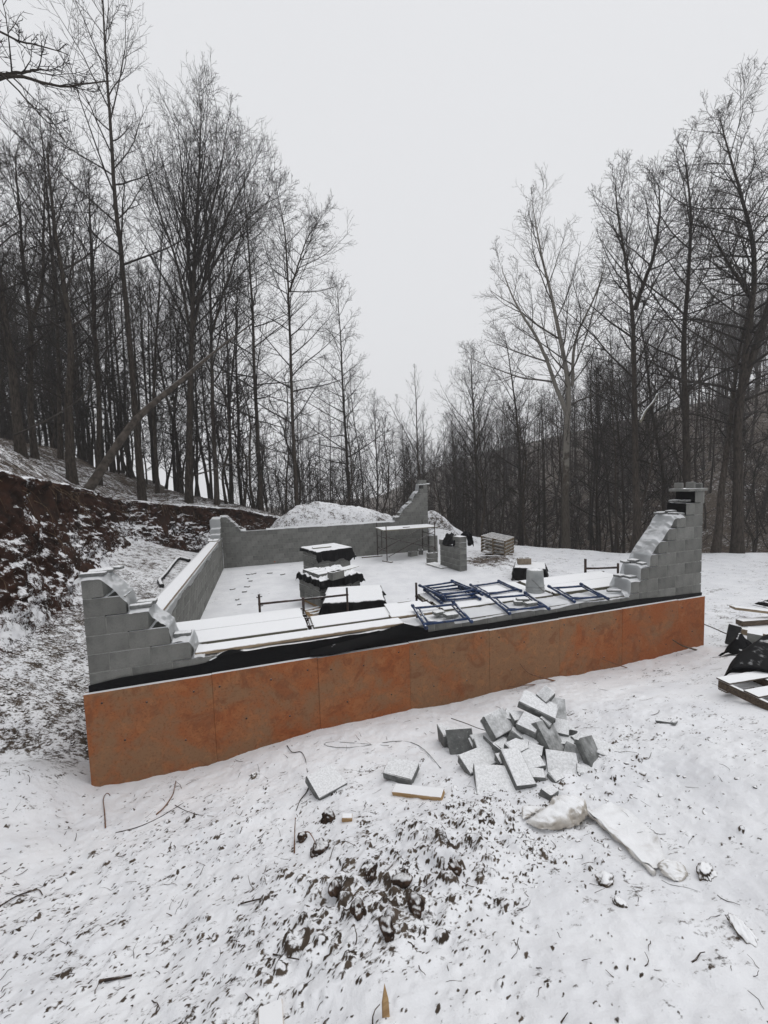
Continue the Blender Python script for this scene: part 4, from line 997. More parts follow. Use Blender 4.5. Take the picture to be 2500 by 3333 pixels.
tubes_thing('support_scaffold', 'rusty frame with an upright post and bar beside the stepped right pier', 'scaffold frame', [
  ('post', [(8.10, 1.53, F_), (8.10, 1.53, .47)], .024), ('post', [(8.10, .48, F_), (8.10, .48, .12)], .02), ('bar', [(8.10, 1.53, .27), (8.95, 1.53, .21)], .022), ('post', [(8.95, 1.53, F_), (8.95, 1.53, .3)], .022), ('bar', [(8.1, .46, .13), (8.1, 1.53, .13)], .02)], 'rust')
# blue frames
def blue_frame(label, FL, FR, NL, NR, group='blue scaffold frames on the front wall'):
    FL, FR, NL, NR = map(Vector, (FL, FR, NL, NR)); c = (FL+FR+NL+NR)/4; o = thing('blue_frame', label, 'scaffold frame', tuple(c), 0, group)
    r = .0175
    def tb(nm, a, b, rr=r, ext=0.):
        d = (b-a).normalized(); m_ = MB(); m_.tube([a-c-d*ext, b-c+d*ext], rr, 8); m_.obj(nm, M['blue'], o, True)
    xl = (FR-FL).normalized()
    for A, B, s in ((NL, FL, 1), (NR, FR, -1)):
        tb('leg', A, B, .020, .05); i = xl*s*.065; up_ = Vector((0, 0, .004)); y = (B-A)
        tb('inner_rail', A+i+y*.10+up_, B+i-y*.08+up_, .013)
        for f in (.12, .5, .9): tb('spacer', A+y*f, A+y*f+i+up_, .010)
        for e in (A, B):
            p = MB(); d = y.normalized(); q = e-c+d*(.05 if e is B else -.05); p.tube([q-d*.02, q+d*.02], .026, 8); p.obj('socket', M['blue'], o, True)
    y = FL-NL
    tb('crossbar', NL+y*.06, NR+(FR-NR)*.06, .018); tb('crossbar', FL-y*.05, FR-(FR-NR)*.05, .018)
    tb('brace', NL+y*.16+xl*.05, NL+y*.07+xl*.42, .011)
    return o
blue_frame('blue frame at the left of the row, hanging over the front wall', (3.93, .45, .305), (4.56, .38, .305), (3.87, -.10, .225), (4.53, -.12, .225))
blue_frame('blue frame in the middle of the row, with small blocks inside it', (5.21, .45, .305), (5.83, .36, .305), (5.18, -.05, .232), (5.82, -.09, .232))
blue_frame('blue frame at the right of the row, right of the bucket', (6.40, .50, .315), (6.97, .40, .315), (6.38, .02, .24), (6.95, -.06, .24))
blue_frame('single blue frame lying flat left of the bucket', (5.44, 1.42, .232), (6.06, 1.46, .232), (5.36, .78, .235), (6.02, .84, .235))
for i in range(3):
    a = (-.06, .03, .10)[i]; dx = (0, .03, -.03)[i]; z = .238+.048*i; cx_, cy_ = 4.84+dx, 1.06+.02*i
    def rp(x, y): return (cx_+x*math.cos(a)-y*math.sin(a), cy_+x*math.sin(a)+y*math.cos(a), z)
    blue_frame(('lowest', 'middle', 'topmost')[i]+' blue frame of the stack of three', rp(-.33, .34), rp(.33, .34), rp(-.33, -.34), rp(.33, -.34))
# upturned bucket
bk = thing('bucket', 'upturned grey-white plastic bucket standing on the right planks', 'bucket', (6.27, .74, .207))
prof = [(.150, 0), (.156, .012), (.156, .03), (.149, .034), (.149, .052), (.155, .056), (.155, .072), (.147, .076), (.147, .098), (.154, .102), (.154, .118), (.145, .124), (.142, .19), (.136, .30), (.133, .372), (.128, .380), (.0, .381)]
nn = 40; Vb = []; Fb = []
for r, z in prof: Vb += [(r*math.cos(a*2*math.pi/nn), r*math.sin(a*2*math.pi/nn), z) for a in range(nn)]
for i in range(len(prof)-1): Fb += [(i*nn+j, i*nn+(j+1) % nn, (i+1)*nn+(j+1) % nn, (i+1)*nn+j) for j in range(nn)]
b = MB(); b.add(Vb, Fb); ob = b.obj('body', M['bucket'], bk, True)
b = MB(); b.tube([(.155*math.cos(a), .155*math.sin(a)-.003, .135-.12*math.sin((a+1.9)/2.2*math.pi)*1.0) for a in np.linspace(-2.6, -.5, 14)], .003, 6); b.obj('handle', M['rust'], bk, True)
# ------------------------------------------------------------------ weights: small solid pieces laid on plastic
def slab(label, x, y, z, l, w, t, rz, mat='rubble', group=None, rx=0, ry=0, name='concrete_piece'):
    vs, fs = cbox(l, w, t, .005); rg_ = random.Random(int(x*997+y*613+z*401)); vs = [(v[0]+rg_.gauss(0, .0022), v[1]+rg_.gauss(0, .0022), v[2]+rg_.gauss(0, .0015)) for v in vs]
    b = MB(); b.add(vs, fs); o = b.obj(name, M[mat]); o.location = (x, y, z+t/2); o.rotation_euler = (rx, ry, rz); return tag(o, label, 'concrete block', group)
gW = 'solid pieces weighing down the plastic'
slab('front flat piece on top of the left front corner', .11, .045, 1.252, .24, .10, .035, .03, group=gW)
slab('larger flat piece behind it on top of the left front corner', .13, .20, 1.256, .23, .15, .035, .25, group=gW)
slab('small piece at the back right on top of the left front corner', .27, .28, 1.262, .10, .08, .035, -.2, group=gW)
slab('front piece on the middle step of the left front corner', .53, .06, .848, .22, .10, .042, .08, group=gW)
slab('rear piece on the middle step of the left front corner', .56, .19, .85, .20, .11, .042, .1, group=gW)
slab('single piece on the lowest step of the left front corner', .92, .12, .448, .18, .11, .042, .02, group=gW)
for lab, x, y, z, l, w, rz in [('thin strip on the plastic at the foot of the right front pier', 7.30, .10, .245, .22, .05, -.35),
  ('left piece on the first step of the right front pier', 7.54, .22, .447, .15, .12, .1), ('right piece on the first step of the right front pier', 7.64, .09, .447, .16, .12, -.1),
  ('left piece on the second step of the right front pier', 7.72, .26, .66, .13, .11, -.2), ('upper piece on the second step of the right front pier', 7.82, .20, .685, .16, .12, .2), ('front piece on the second step of the right front pier', 7.83, .05, .66, .15, .10, .1),
  ('left piece on the plastic at the top of the sloping sheet', 8.40, .22, 1.448, .13, .10, 0.), ('rear piece on the plastic at the top of the sloping sheet', 8.52, .25, 1.450, .18, .10, -.1), ('front piece on the plastic at the top of the sloping sheet', 8.55, .07, 1.448, .17, .10, .05),
  ('left piece under the lower black square', 8.53, .26, 1.445+.0, .12, .10, .05), ('upper piece under the lower black square', 8.60, .16, 1.475, .16, .10, .1), ('front piece on the narrow step below the black squares', 8.64, .05, 1.435, .14, .09, -.1),
  ('left piece between the two black squares', 8.76, .22, 1.645, .16, .10, .0), ('right piece between the two black squares', 8.86, .10, 1.645, .18, .11, .1)]:
    slab(lab, x, y, z, l, w, .035, rz, group=gW)
slab('rounded left small block inside the left blue frame', 4.22, .21, .235, .15, .12, .05, .1, group=gW); slab('right small block inside the left blue frame', 4.33, .06, .235, .19, .12, .05, .05, group=gW)
slab('left small block inside the middle blue frame', 5.53, .19, .235, .13, .10, .05, -.4, group=gW); slab('upper small block inside the middle blue frame', 5.62, .20, .262, .18, .10, .05, -.35, group=gW); slab('front small block inside the middle blue frame', 5.66, .06, .235, .19, .09, .05, .05, group=gW)
slab('thin slat lying on the far plank by the plywood square', 3.98, 1.01, .224, .22, .03, .012, .05, 'dark_wood', name='slat')

# ------------------------------------------------------------------ pallet loads of block with tarps
def tarp(name, label, w, d, zt, ov, seed, loc, rz, mat='tarp', cut=None, mound=.0):
    """sheet lying on a w x d top and hanging over its sides with folds; ov = hang on (left, right, near, far)"""
    n, m = 70, 64; U = np.linspace(-w/2-ov[0], w/2+ov[1], n); Vv = np.linspace(-d/2-ov[2], d/2+ov[3], m); u, v = np.meshgrid(U, Vv)
    du = np.maximum(np.abs(u)-w/2, 0); dv = np.maximum(np.abs(v)-d/2, 0)
    ripu = fbm(v*4+seed, v*0+seed, 3, seed); ripv = fbm(u*4-seed, u*0, 3, seed+1)
    hu = du*(1+.45*ripu); hv = dv*(1+.45*ripv)
    x = np.clip(u, -w/2, w/2)+np.sign(u)*(np.minimum(du, .03)+np.minimum(du, .3)*(.22+.35*fbm(v*7, u*0+seed, 3, seed+2)))
    y = np.clip(v, -d/2, d/2)+np.sign(v)*(np.minimum(dv, .03)+np.minimum(dv, .3)*(.22+.35*fbm(u*7, v*0, 3, seed+3)))
    z = zt+.012-np.hypot(hu, hv)*.96+(.012+mound)*np.abs(fbm(u*5, v*5, 4, seed+4))*np.where(du+dv > 0, .4, 1.)
    P_ = np.stack([x, y, z], -1); o = sheet(name, P_, M[mat], None); o.location = loc; o.rotation_euler = (0, 0, rz)
    return tag(o, label, 'tarp')
def pallet(label, loc, rz, w=1.02, d=1.2, mat='board_wood', tilt=(0, 0), group=None, ntop=6, bw=.10):
    """stringers along local y, deck boards across (local x)"""
    o = thing('pallet', label, 'pallet', loc, rz, group); o.rotation_euler = (tilt[0], tilt[1], rz)
    for x in (-w/2+.02, 0, w/2-.02):
        b = MB(); b.box((x, 0, .065), (.038, d, .09), None, .003); b.obj('stringer', M[mat], o)
    for k in range(ntop):
        y = -d/2+.05+(d-.10)*k/(ntop-1); b = MB(); b.box((0, y, .12), (w+.004, bw, .018), None, .002); b.obj('deck_board', M[mat], o)
    for y in (-d/2+.05, 0, d/2-.05):
        b = MB(); b.box((0, y, .010), (w, .09, .018), None, .002); b.obj('bottom_board', M[mat], o)
    return o
def load(label, loc, rz, nx, ny, nz, bx=.40, by=.30, z0=.0, jit=.006):
    o = thing('block_stack', label, 'block stack', loc, rz)
    for k in range(nz):
        sw = (k % 2 == 1); ax, ay = (by, bx) if sw else (bx, by); cx_ = max(1, round(nx*bx/ax)); cy_ = max(1, round(ny*by/ay))
        for i in range(cx_):
            for j in range(cy_):
                if 0 < i < cx_-1 and 0 < j < cy_-1 and k < nz-1: continue
                x = (i-(cx_-1)/2)*nx*bx/cx_; y = (j-(cy_-1)/2)*ny*by/cy_
                inst('block', block_mesh('stk', .392, .292, .19), (x+RND.uniform(-jit, jit), y+RND.uniform(-jit, jit), z0+k*.195+.097), (0, 0, (math.pi/2 if sw else 0)+RND.uniform(-.012, .012)), o)
    return o
R17 = math.radians(17)
load('tall square stack of blocks standing farthest back on the floor', (3.88, 8.50, FLOOR), R17, 3, 4, 5, z0=.03)
tarp('tarp', 'black tarp with snow on the tall far block stack', 1.26, 1.26, .035, (.10, .26, .36, .1), 5, (3.88, 8.50, 0), R17)
slab('round-ended board lying on the tarp of the tall stack', 3.72, 8.35, .06, .62, .20, .03, .1, 'deck', name='board')
pallet('pallet under the middle block stack', (3.50, 5.62, FLOOR), math.radians(20), mat='fresh_wood')
load('middle block stack with a torn tarp and a hollow block on it', (3.50, 5.62, FLOOR), math.radians(20), 3, 4, 3, z0=.13)
load('extra layer of three blocks at the left of the middle stack', (3.18, 5.55, FLOOR+.72), math.radians(20), 1, 3, 1)
tarp('tarp', 'torn black tarp bunched over the middle block stack', 1.22, 1.22, -.225, (.16, .20, .26, .12), 15, (3.52, 5.62, 0), math.radians(20), mound=.10)
def hollow_block(label, loc, rz, mat='block', tilt=(0, 0), name='hollow_block'):
    key = 'loose'+mat
    me = block_mesh(key, .397, .194, .194, hol=2, mat=mat); o = inst(name, me, loc, (tilt[0], tilt[1], rz)); return tag(o, label, 'concrete block')
hollow_block('hollow grey block with two cells on the middle stack', (3.58, 4.98, -.235+.10), math.radians(32))
slab('flat board lying at the right back of the middle stack', 3.98, 5.75, -.175, .75, .30, .02, .5, 'deck', name='board', ry=-.04)
load('low block stack wholly under a snowy tarp nearest the front wall', (3.82, 4.02, FLOOR), math.radians(-13), 3, 4, 3, z0=.02)
tarp('tarp', 'black tarp with a thick snow cover on the low near stack', 1.27, 1.26, FLOOR+.625, (.25, .2, .42, .15), 25, (3.82, 4.02, 0), math.radians(-13))
pallet('orange-brown pallet edge under the low near stack', (3.05, 4.72, FLOOR), math.radians(20), .5, .5, 'fresh_wood', ntop=3)
load('low block stack under a black tarp in the right yard', (9.95, 5.72, FLOOR), math.radians(-38), 2, 3, 2)
tarp('tarp', 'black tarp hanging over the low stack behind the bucket', .86, .92, FLOOR+.40, (.38, .36, .42, .1), 35, (9.95, 5.72, 0), math.radians(-38))
hollow_block('tan hollow block on the black tarp behind the bucket', (9.83, 5.85, FLOOR+.52), math.radians(-20), 'tanblock')
# blocks and tarp by the middle pier
tarp('tarp', 'black plastic flung over the shoulder of the block pier', .34, .62, FLOOR+4*C+.27, (.26, .16, .12, .2), 45, (8.45, 8.0, 0), math.radians(9), 'felt_bare', mound=.22)
tarp('tarp', 'black plastic flapping behind the top of the block pier', .08, .30, FLOOR+6*C+.06, (.12, .42, .10, .10), 55, (8.80, 7.72, 0), math.radians(9), 'felt_bare', mound=.1)
def strap_():
    b = MB(); b.tube([(8.31, 7.32, FLOOR+5*C), (8.66, 7.36, FLOOR+5*C+.01)], .006, 6); return tag(b.obj('strap', M['plastic'], None, True), 'thin pale strap tied round the top of the pier', 'strap')
strap_()
slab('grey board lying on the floor by the pier', 8.05, 8.55, FLOOR+.03, .46, .95, .02, .25, 'deck', name='board', rx=.02)
for i, (x, y, z, r, lab) in enumerate([(8.10, 9.2, FLOOR, .15, 'lower block by the right leg of the far scaffold'), (8.12, 9.22, FLOOR+.2, .05, 'upper block by the right leg of the far scaffold'), (7.95, 10.9, FLOOR, .4, 'dark block lying under the far scaffold')]):
    o = hollow_block(lab, (x, y, z+.1), r)
hollow_block('block standing against the far wall behind the scaffold', (8.45, 11.2, FLOOR+.1), 1.2)
for k in range(4): hollow_block(['lowest', 'second', 'third', 'topmost'][k]+' block of the narrow column right of the far scaffold', (9.0, 11.15, FLOOR+.1+k*.196), .02*k)
# far scaffold with a plank deck
S0 = thing('scaffold', 'rusty scaffold with crossed braces against the far wall', 'scaffold', (7.6, 10.8, FLOOR))
def sp(nm, a, b, r=.021): 
    m_ = MB(); m_.tube([Vector(a), Vector(b)], r, 8); m_.obj(nm, M['rust'], S0, True)
xl_, xr_, yn, yf = -1.03, 1.08, -.62, .72
for x in (xl_, xr_):
    for y in (yn, yf): sp('leg', (x, y, 0), (x, y, 1.47))
    for z in (.42, .95, 1.22): sp('rung', (x, yn, z), (x, yf, z), .016)
    sp('inner_post', (x, .05, .42), (x, .05, 1.22), .014)
sp('cross_brace', (xl_+.05, yn-.02, .20), (xr_-.03, yn-.02, 1.10), .013); sp('cross_brace', (xl_+.08, yn-.02, .98), (xr_-.03, yn-.02, .38), .013)
sp('cross_brace', (xl_+.05, yf+.02, .2), (xr_-.03, yf+.02, 1.1), .013)
plank('plank deck on top of the far scaffold', 6.45, 8.85, 10.18, 11.35, FLOOR+1.295, .05, 'deck', 0.0)
slab('trowel-like tool lying on the far scaffold deck', 7.55, 10.5, FLOOR+1.297, .30, .08, .03, .1, 'dark_wood', name='tool')
plank('footing board under the near left leg of the far scaffold', 6.52, 6.64, 9.92, 10.42, FLOOR+.045, .05, 'dark_wood', .5)
plank('long footing board at the far left leg of the far scaffold', 5.85, 6.75, 11.42, 11.55, FLOOR+.05, .05, 'dark_wood', -.03)
M['pallet_wood'] = mat_simple('pallet_wood', (.10, .072, .042), (.20, .15, .09), 3, .85, .5, .003, .15, snow=(.80, 1.0), stretch=(1.5, 14, 14))
# pallet stack at the edge of the yard
px0, py0 = 11.25, 9.55; g0 = gz(px0, py0)
for k in range(5):
    pallet(['lowest', 'second lowest', 'middle', 'second highest', 'topmost'][k]+' pallet of the tilted stack at the edge of the yard', (px0+.012*k-.01*k, py0, g0+.10+k*.138), math.radians(-52), 1.02, 1.2, 'pallet_wood', (0, .16), 'tilted pallet stack')
    inst_ = None
slab('dark timber propping the pallet stack', px0-.1, py0-.25, g0-.03, 1.1, .12, .12, -.5, 'dark_wood', name='timber')
plank('reddish board on the ground before the pallet stack', 10.2, 11.0, 9.0, 9.12, gz(10.6, 9.06)+.06, .03, 'dark_wood', -.4)
# ------------------------------------------------------------------ right edge: pallet, felt, junk
GP = gz(6.9, -2.3)
pallet('grey pallet at the right edge with snow on its boards', (7.18, -2.50, GP-.075), math.radians(-3), 1.1, 1.2, 'dark_wood', (.02, .03), ntop=5, bw=.14)
def crumple(name, label, pts, w, seed, mat, amp=.05, n=60, m=26, cat='tarp', prof=None):
    """long sheet laid along a ridge path pts, width w each side, falling to the ground"""
    Q = resample([tuple(p) for p in pts], n); T_ = np.gradient(Q, axis=0); N_ = np.stack([-T_[:, 1], T_[:, 0], 0*T_[:, 0]], -1); N_ /= np.linalg.norm(N_, axis=1, keepdims=True)
    R_ = []
    for v in np.linspace(-1, 1, m):
        X = Q+N_*(w*v); g = height(X[:, 0], X[:, 1], True)[0]+.012
        h = np.maximum(Q[:, 2]-g, 0)*np.maximum(0, 1-abs(v)**1.6)
        t_ = np.linspace(0, 1, n)
        X[:, 2] = g+h*(1+.3*fbm(t_*5, t_*0+v*2, 2, seed))+amp*np.abs(fbm(t_*7, t_*0+v*3, 3, seed+1))*(.3+np.minimum(1, h*6))
        X[:, :2] += N_[:, :2]*(.05*fbm(t_*4, t_*0, 3, seed+2)[:, None])
        R_.append(X)
    return tag(sheet(name, R_, M[mat], None), label, cat)
fr_ = resample([at(1564, 1462, 4.66), at(1580, 1446, 4.64), at(1620, 1441, 4.6), at(1665, 1452, 4.55), at(1730, 1475, 4.5)], 50); bk_ = resample([at(1600, 1424, 5.2), at(1622, 1398, 5.3), at(1648, 1374, 5.4), at(1690, 1362, 5.4), at(1750, 1362, 5.4)], 50); R_ = []
tt_ = np.linspace(0, 1, 50)
for v in np.linspace(0, 1, 26):
    if v < .25: w = v/.25; X = fr_+np.array([.02, .06, 0])*(w-1)*-1; X = fr_*1.0; X[:, 2] += -.085*(1-w)**2+.0; X[:, :2] += np.array([.035, .05])*(1-w)
    else: w = (v-.25)/.75; X = fr_*(1-w)+bk_*w; X[:, 2] += .10*math.sin(w*math.pi)
    X[:, 2] += .016*fbm(tt_*6, tt_*0+v*3, 3, 71); R_.append(X)
tag(sheet('felt', R_, M['felt_bare'], None), 'black felt rolled over the back of the right pallet', 'felt')
crumple('felt', 'pointed black felt flap poking from the snow behind the pallet', [at(1578, 1412, 6.0), at(1592, 1384, 6.03), at(1604, 1372, 6.06), at(1622, 1388, 6.05), at(1655, 1410, 6.0)], .16, 72, 'felt', .012)
mesh_c = thing('plastic_crate', 'black ribbed crate tilted in the snow at the right', 'crate', (9.35, -.35, gz(9.35, -.35)+.02), .5); mesh_c.rotation_euler = (.15, .38, .6)
b = MB(); b.box((0, 0, .18), (.22, .16, .34), None, .01); b.obj('body', M['pipe'], mesh_c)
for k in range(9): b = MB(); b.box((0, -.083, .04+k*.035), (.23, .012, .014), None, .002); b.obj('rib', M['pipe'], mesh_c)
for i, (x, y, dz, l, w, t, rz, mat, lab) in enumerate([(10.75, .02, 0, 1.0, .5, .10, .25, 'board_wood', 'lowest weathered timber of the pile at the right edge'), (10.8, .05, .11, .9, .14, .10, -.2, 'dark_wood', 'reddish middle timber of the pile at the right edge'), (10.9, .1, .30, 1.0, .16, .05, -.45, 'board_wood', 'slanting board on the timber pile at the right edge')]):
    slab(lab, x, y, gz(x, y)+dz, l, w, t, rz, mat, name='timber', ry=(0, 0, .12)[i])
crumple('felt', 'black sheet on top of the timber pile at the right edge', [at(1643, 1330, 9.0), at(1652, 1302, 9.0), at(1690, 1290, 9.0)], .2, 73, 'felt', .03)
hollow_block('hollow block lying on its side by the timber pile', (9.95, -.35, gz(9.95, -.35)+.09), .5, 'block', (math.pi/2, 0))
# ------------------------------------------------------------------ black drain pipe outside the left wall
hp = [on_ground(x, y) + Vector((0, 0, .05)) for x, y in [(410, 1214), (390, 1208), (382, 1212), (372, 1224), (362, 1238), (352, 1250), (344, 1258), (350, 1270)]]
b = MB(); Q = smooth_path(hp, 70); b.tube(Q, [.055+.006*(k % 2) for k in range(70)], 10); tag(b.obj('drain_pipe', M['pipe'], None, True), 'black corrugated drain pipe snaking on the gravel outside the left wall', 'pipe')
# ------------------------------------------------------------------ heap of solid blocks in the foreground
RUB = [
    (4.00, -1.72, -0.58, 0.16, 0.12, 0.08, 15, 12, 0, 'small chip between the wedge slab and the lying slab'),
    (4.30, -1.78, -0.52, 0.14, 0.10, 0.09, -30, 20, 10, 'small chip right of the central flat slab'),
    (4.55, -1.62, -0.38, 0.16, 0.12, 0.09, 50, 30, 10, 'piece wedged under the peak slab'),
    (4.62, -1.52, -0.36, 0.20, 0.14, 0.08, -10, 30, -10, 'piece wedged behind the peak slab'),
    (4.80, -1.80, -0.52, 0.13, 0.10, 0.08, 30, 15, 0, 'chip between the two right-hand slabs'),
    (4.95, -1.86, -0.52, 0.10, 0.08, 0.07, 0, 10, 0, 'outlying chip behind the long flat block'),
    (4.28, -2.10, -0.55, 0.12, 0.10, 0.06, 20, 20, 0, 'gravelly chip below the grooved piece'),
    (4.55, -2.14, -0.54, 0.13, 0.09, 0.07, -25, 18, 8, 'gravelly chip below the dirty slab'),
    (3.92, -1.30, -0.66, 0.14, 0.10, 0.08, 20, 15, 0, 'chip behind the upright bare slab'),
    (4.42, -1.36, -0.50, 0.20, 0.14, 0.10, 15, 10, 0, 'rear block low at the back of the heap'),
 # x, y, z centre, l, w, t, heading, tilt, roll
 (4.12, -1.42, -.42, .30, .22, .10, 32, 38, 0, 'tilted block on the left of the heap'), (3.80, -1.20, -.68, .27, .28, .06, 4, 72, -14, 'bare slab standing upright at the left of the heap'),
 (3.70, -.98, -.76, .07, .20, .26, 10, 8, -8, 'narrow piece standing on end at the far left of the heap'), (3.84, -1.58, -.63, .46, .22, .09, 26, 14, 0, 'long wedge-like slab at the lower left of the heap'),
 (3.78, -1.95, -.59, .42, .30, .085, -6, 14, 2, 'biggest flat slab at the front of the heap'), (3.99, -1.93, -.52, .19, .36, .085, 10, 16, 4, 'slab lying on the biggest flat slab'),
 (4.20, -1.70, -.50, .31, .15, .085, 28, 10, 0, 'flat snowy slab at the centre of the heap'), (4.19, -1.86, -.55, .20, .20, .09, 8, 14, 0, 'grooved square piece right of the front slab'),
 (4.50, -1.76, -.50, .24, .42, .10, 24, 46, 14, 'large steep slab in the middle of the heap'), (4.38, -1.58, -.41, .19, .19, .17, -38, 22, 10, 'thick cube-like piece near the top of the heap'),
 (4.56, -1.50, -.27, .36, .20, .09, -36, 14, 14, 'slab lying across the very top of the heap'), (4.69, -1.46, -.20, .17, .13, .08, 38, 20, -28, 'angular piece poking up at the peak of the heap'),
 (4.80, -1.48, -.41, .20, .32, .07, -12, 42, 6, 'slab leaning on the right back of the heap'), (4.68, -1.62, -.46, .25, .17, .085, -20, 20, 6, 'flat piece below the peak on the right'),
 (4.62, -1.94, -.53, .19, .16, .10, -38, 38, 18, 'block tipped up at the right of the steep slab'), (4.72, -2.06, -.52, .21, .38, .07, 14, 52, 22, 'bare slab leaning at the lower right of the heap'),
 (4.88, -2.00, -.50, .42, .18, .09, -40, 10, 4, 'long flat block at the right end of the heap'), (4.42, -2.02, -.56, .28, .28, .09, -18, 26, 0, 'broad dirty slab strewn with gravel'),
 (4.14, -2.00, -.57, .15, .12, .08, -12, 10, 0, 'small gravelly piece left of the dirty slab'), (4.33, -1.46, -.38, .14, .12, .08, 15, 10, 0, 'small piece behind the cube-like piece'),
 (3.94, -1.44, -.60, .20, .14, .09, 10, 12, 0, 'small flat piece behind the long wedge slab'), (4.06, -1.60, -.54, .17, .14, .08, 40, 12, 0, 'small square piece right of the long wedge slab'),
 (4.22, -1.58, -.48, .15, .12, .11, 60, 25, 15, 'small rough chunk in the hollow of the heap'), (4.83, -1.64, -.53, .10, .09, .12, 10, 10, 20, 'little upright chip at the right of the heap'),
 (4.70, -1.78, -.53, .15, .11, .07, -15, 14, 0, 'little flat chip at the right of the steep slab'), (4.06, -2.26, -.54, .12, .09, .13, 30, 15, 8, 'pointed shard beside the sack'),
 (4.16, -1.30, -.45, .26, .14, .09, 30, 14, 0, 'block half hidden behind the tilted block'), (4.32, -1.40, -.40, .18, .14, .09, -25, 18, 0, 'rear piece at the back of the heap'),
 (4.45, -1.62, -.60, .35, .3, .2, 10, 5, 0, 'buried block at the core of the heap'), (4.15, -1.50, -.62, .35, .3, .2, 30, 5, 0, 'buried block at the left core of the heap'), (4.68, -1.72, -.63, .3, .25, .16, -20, 5, 0, 'buried block at the right core of the heap'), (4.02, -1.36, -.66, .3, .2, .14, 10, 5, 0, 'low block under the tilted block')]
BASE = Matrix.Rotation(-YAW, 3, 'Z')
def loose(label, x, y, z, l, w, t, hd, ti, ro, group, mat='rubble'):
    r_ = random.Random(int(x*7919+y*104729)); vs, fs = cbox(l, w, t, .007); sk = r_.uniform(-.10, .10); tp_ = r_.uniform(-.12, .12)
    vs = [(v[0]*(1+tp_*v[1]/w)+sk*v[1]+r_.gauss(0, .004), v[1]+r_.gauss(0, .004), v[2]+r_.gauss(0, .003)) for v in vs]
    b = MB(); b.add(vs, fs); o = b.obj('solid_block', M[mat]); Rm = BASE @ Matrix.Rotation(math.radians(hd), 3, 'Z') @ Matrix.Rotation(math.radians(ti), 3, 'X') @ Matrix.Rotation(math.radians(ro), 3, 'Y')
    o.matrix_world = Matrix.Translation((x, y, z)) @ Rm.to_4x4(); return tag(o, label, 'concrete block', group)
for r_ in RUB: loose(r_[9], *r_[:9], 'solid blocks in the heap')
p = on_ground(704, 1700); loose('square flat block lying alone left of the heap', p.x, p.y, p.z+.045, .30, .27, .075, 38, 10, 0, 'single blocks by the heap')
p = on_ground(867, 1678); loose('flat block lying alone just above the wood offcut', p.x, p.y, p.z+.06, .30, .20, .085, -22, 12, 0, 'single blocks by the heap')
a, b_ = on_ground(852, 1712), on_ground(957, 1724); mid = (a+b_)/2; d = b_-a
m_ = MB(); m_.box((0, 0, 0), (d.length, .10, .045), None, .003); o = m_.obj('wood_offcut', M['fresh_wood']); o.location = mid+Vector((0, 0, .025)); o.rotation_euler = (.12, -math.asin(d.z/d.length), math.atan2(d.y, d.x)); tag(o, 'yellow-brown lumber offcut below the single flat block', 'lumber')
p = on_ground(750, 1772); m_ = MB(); m_.box((0, 0, 0), (.085, .045, .04), None, .003); o = m_.obj('wood_offcut', M['fresh_wood']); o.location = p+Vector((0, 0, .02)); o.rotation_euler = (.1, .1, -.2); tag(o, 'tiny wood block right of the round clod', 'lumber')
p = on_ground(1437, 1562); loose('broken L-shaped chip lying alone on the smooth snow', p.x, p.y, p.z+.015, .17, .05, .03, -25, 0, 0, None); q_ = on_ground(1456, 1564); loose('small side chip next to the broken chip', q_.x, q_.y, q_.z+.015, .09, .04, .03, 35, 0, 0, None)
# board and stake at the bottom edge
p = on_ground(586, 2190); m_ = MB(); m_.box((0, 0, 0), (.112, .34, .03), None, .004); o = m_.obj('board', M['fresh_wood']); o.location = p+Vector((.0, -.12, .025)); o.rotation_euler = (-.30, 0, .02); tag(o, 'snow-topped board end at the bottom edge', 'board')
p = on_ground(833, 2200); m_ = MB(); m_.add([(-.015, -.008, -.05), (.018, -.008, -.05), (.018, .008, -.05), (-.015, .008, -.05), (-.012, -.007, .05), (.016, -.006, .06), (.015, .006, .06), (-.011, .007, .05), (.004, 0, .115)], [(0, 3, 2, 1), (0, 1, 5, 4), (1, 2, 6, 5), (2, 3, 7, 6), (3, 0, 4, 7), (4, 5, 8), (5, 6, 8), (6, 7, 8), (7, 4, 8)]); o = m_.obj('stake', M['fresh_wood']); o.location = p+Vector((0, 0, .0)); o.rotation_euler = (-.3, .12, .2); tag(o, 'splintered wooden stake end at the bottom edge', 'stake')
# ------------------------------------------------------------------ sack and dirty sheet by the heap
def sack(label, path, rad, seed, mat, flat=.7):
    """limp bag: a wrinkled tube of changing girth lying along a path"""
    n, m = 56, 40; Q = resample([tuple(q) for q in path], n); t_ = np.linspace(0, 1, n); R0 = np.interp(t_, np.linspace(0, 1, len(rad)), rad)
    T_ = np.gradient(Q, axis=0); T_ /= np.linalg.norm(T_, axis=1, keepdims=True); S_ = np.cross(T_, [0, 0, 1.]); S_ /= np.linalg.norm(S_, axis=1, keepdims=True); U_ = np.cross(S_, T_)
    R_ = []
    for th in np.linspace(0, 2*math.pi, m):
        w = 1+.22*fbm(t_*5+seed, t_*0+math.cos(th)*1.5+3, 3, seed)+.20*(.5-np.abs(fbm(t_*9+th*.8, t_*0+math.sin(th)*2.5, 3, seed+2))*2)
        rr = R0*w; R_.append(Q+S_*(rr*math.cos(th))[:, None]*1.25+U_*(rr*math.sin(th)*(flat if math.sin(th) > 0 else .45))[:, None])
    return tag(sheet('sack', R_, M[mat], None), label, 'sack')
M['sack'] = mat_simple('dirty_white_sack', (.38, .345, .30), (.66, .645, .62), 6, .8, .6, .012, .05, snow=(.62, 1.0))
M['snowy_sheet'] = mat_simple('snowy_sheet', (.30, .26, .215), (.52, .49, .45), 7, .8, .6, .01, .05, snow=(.55, .95))
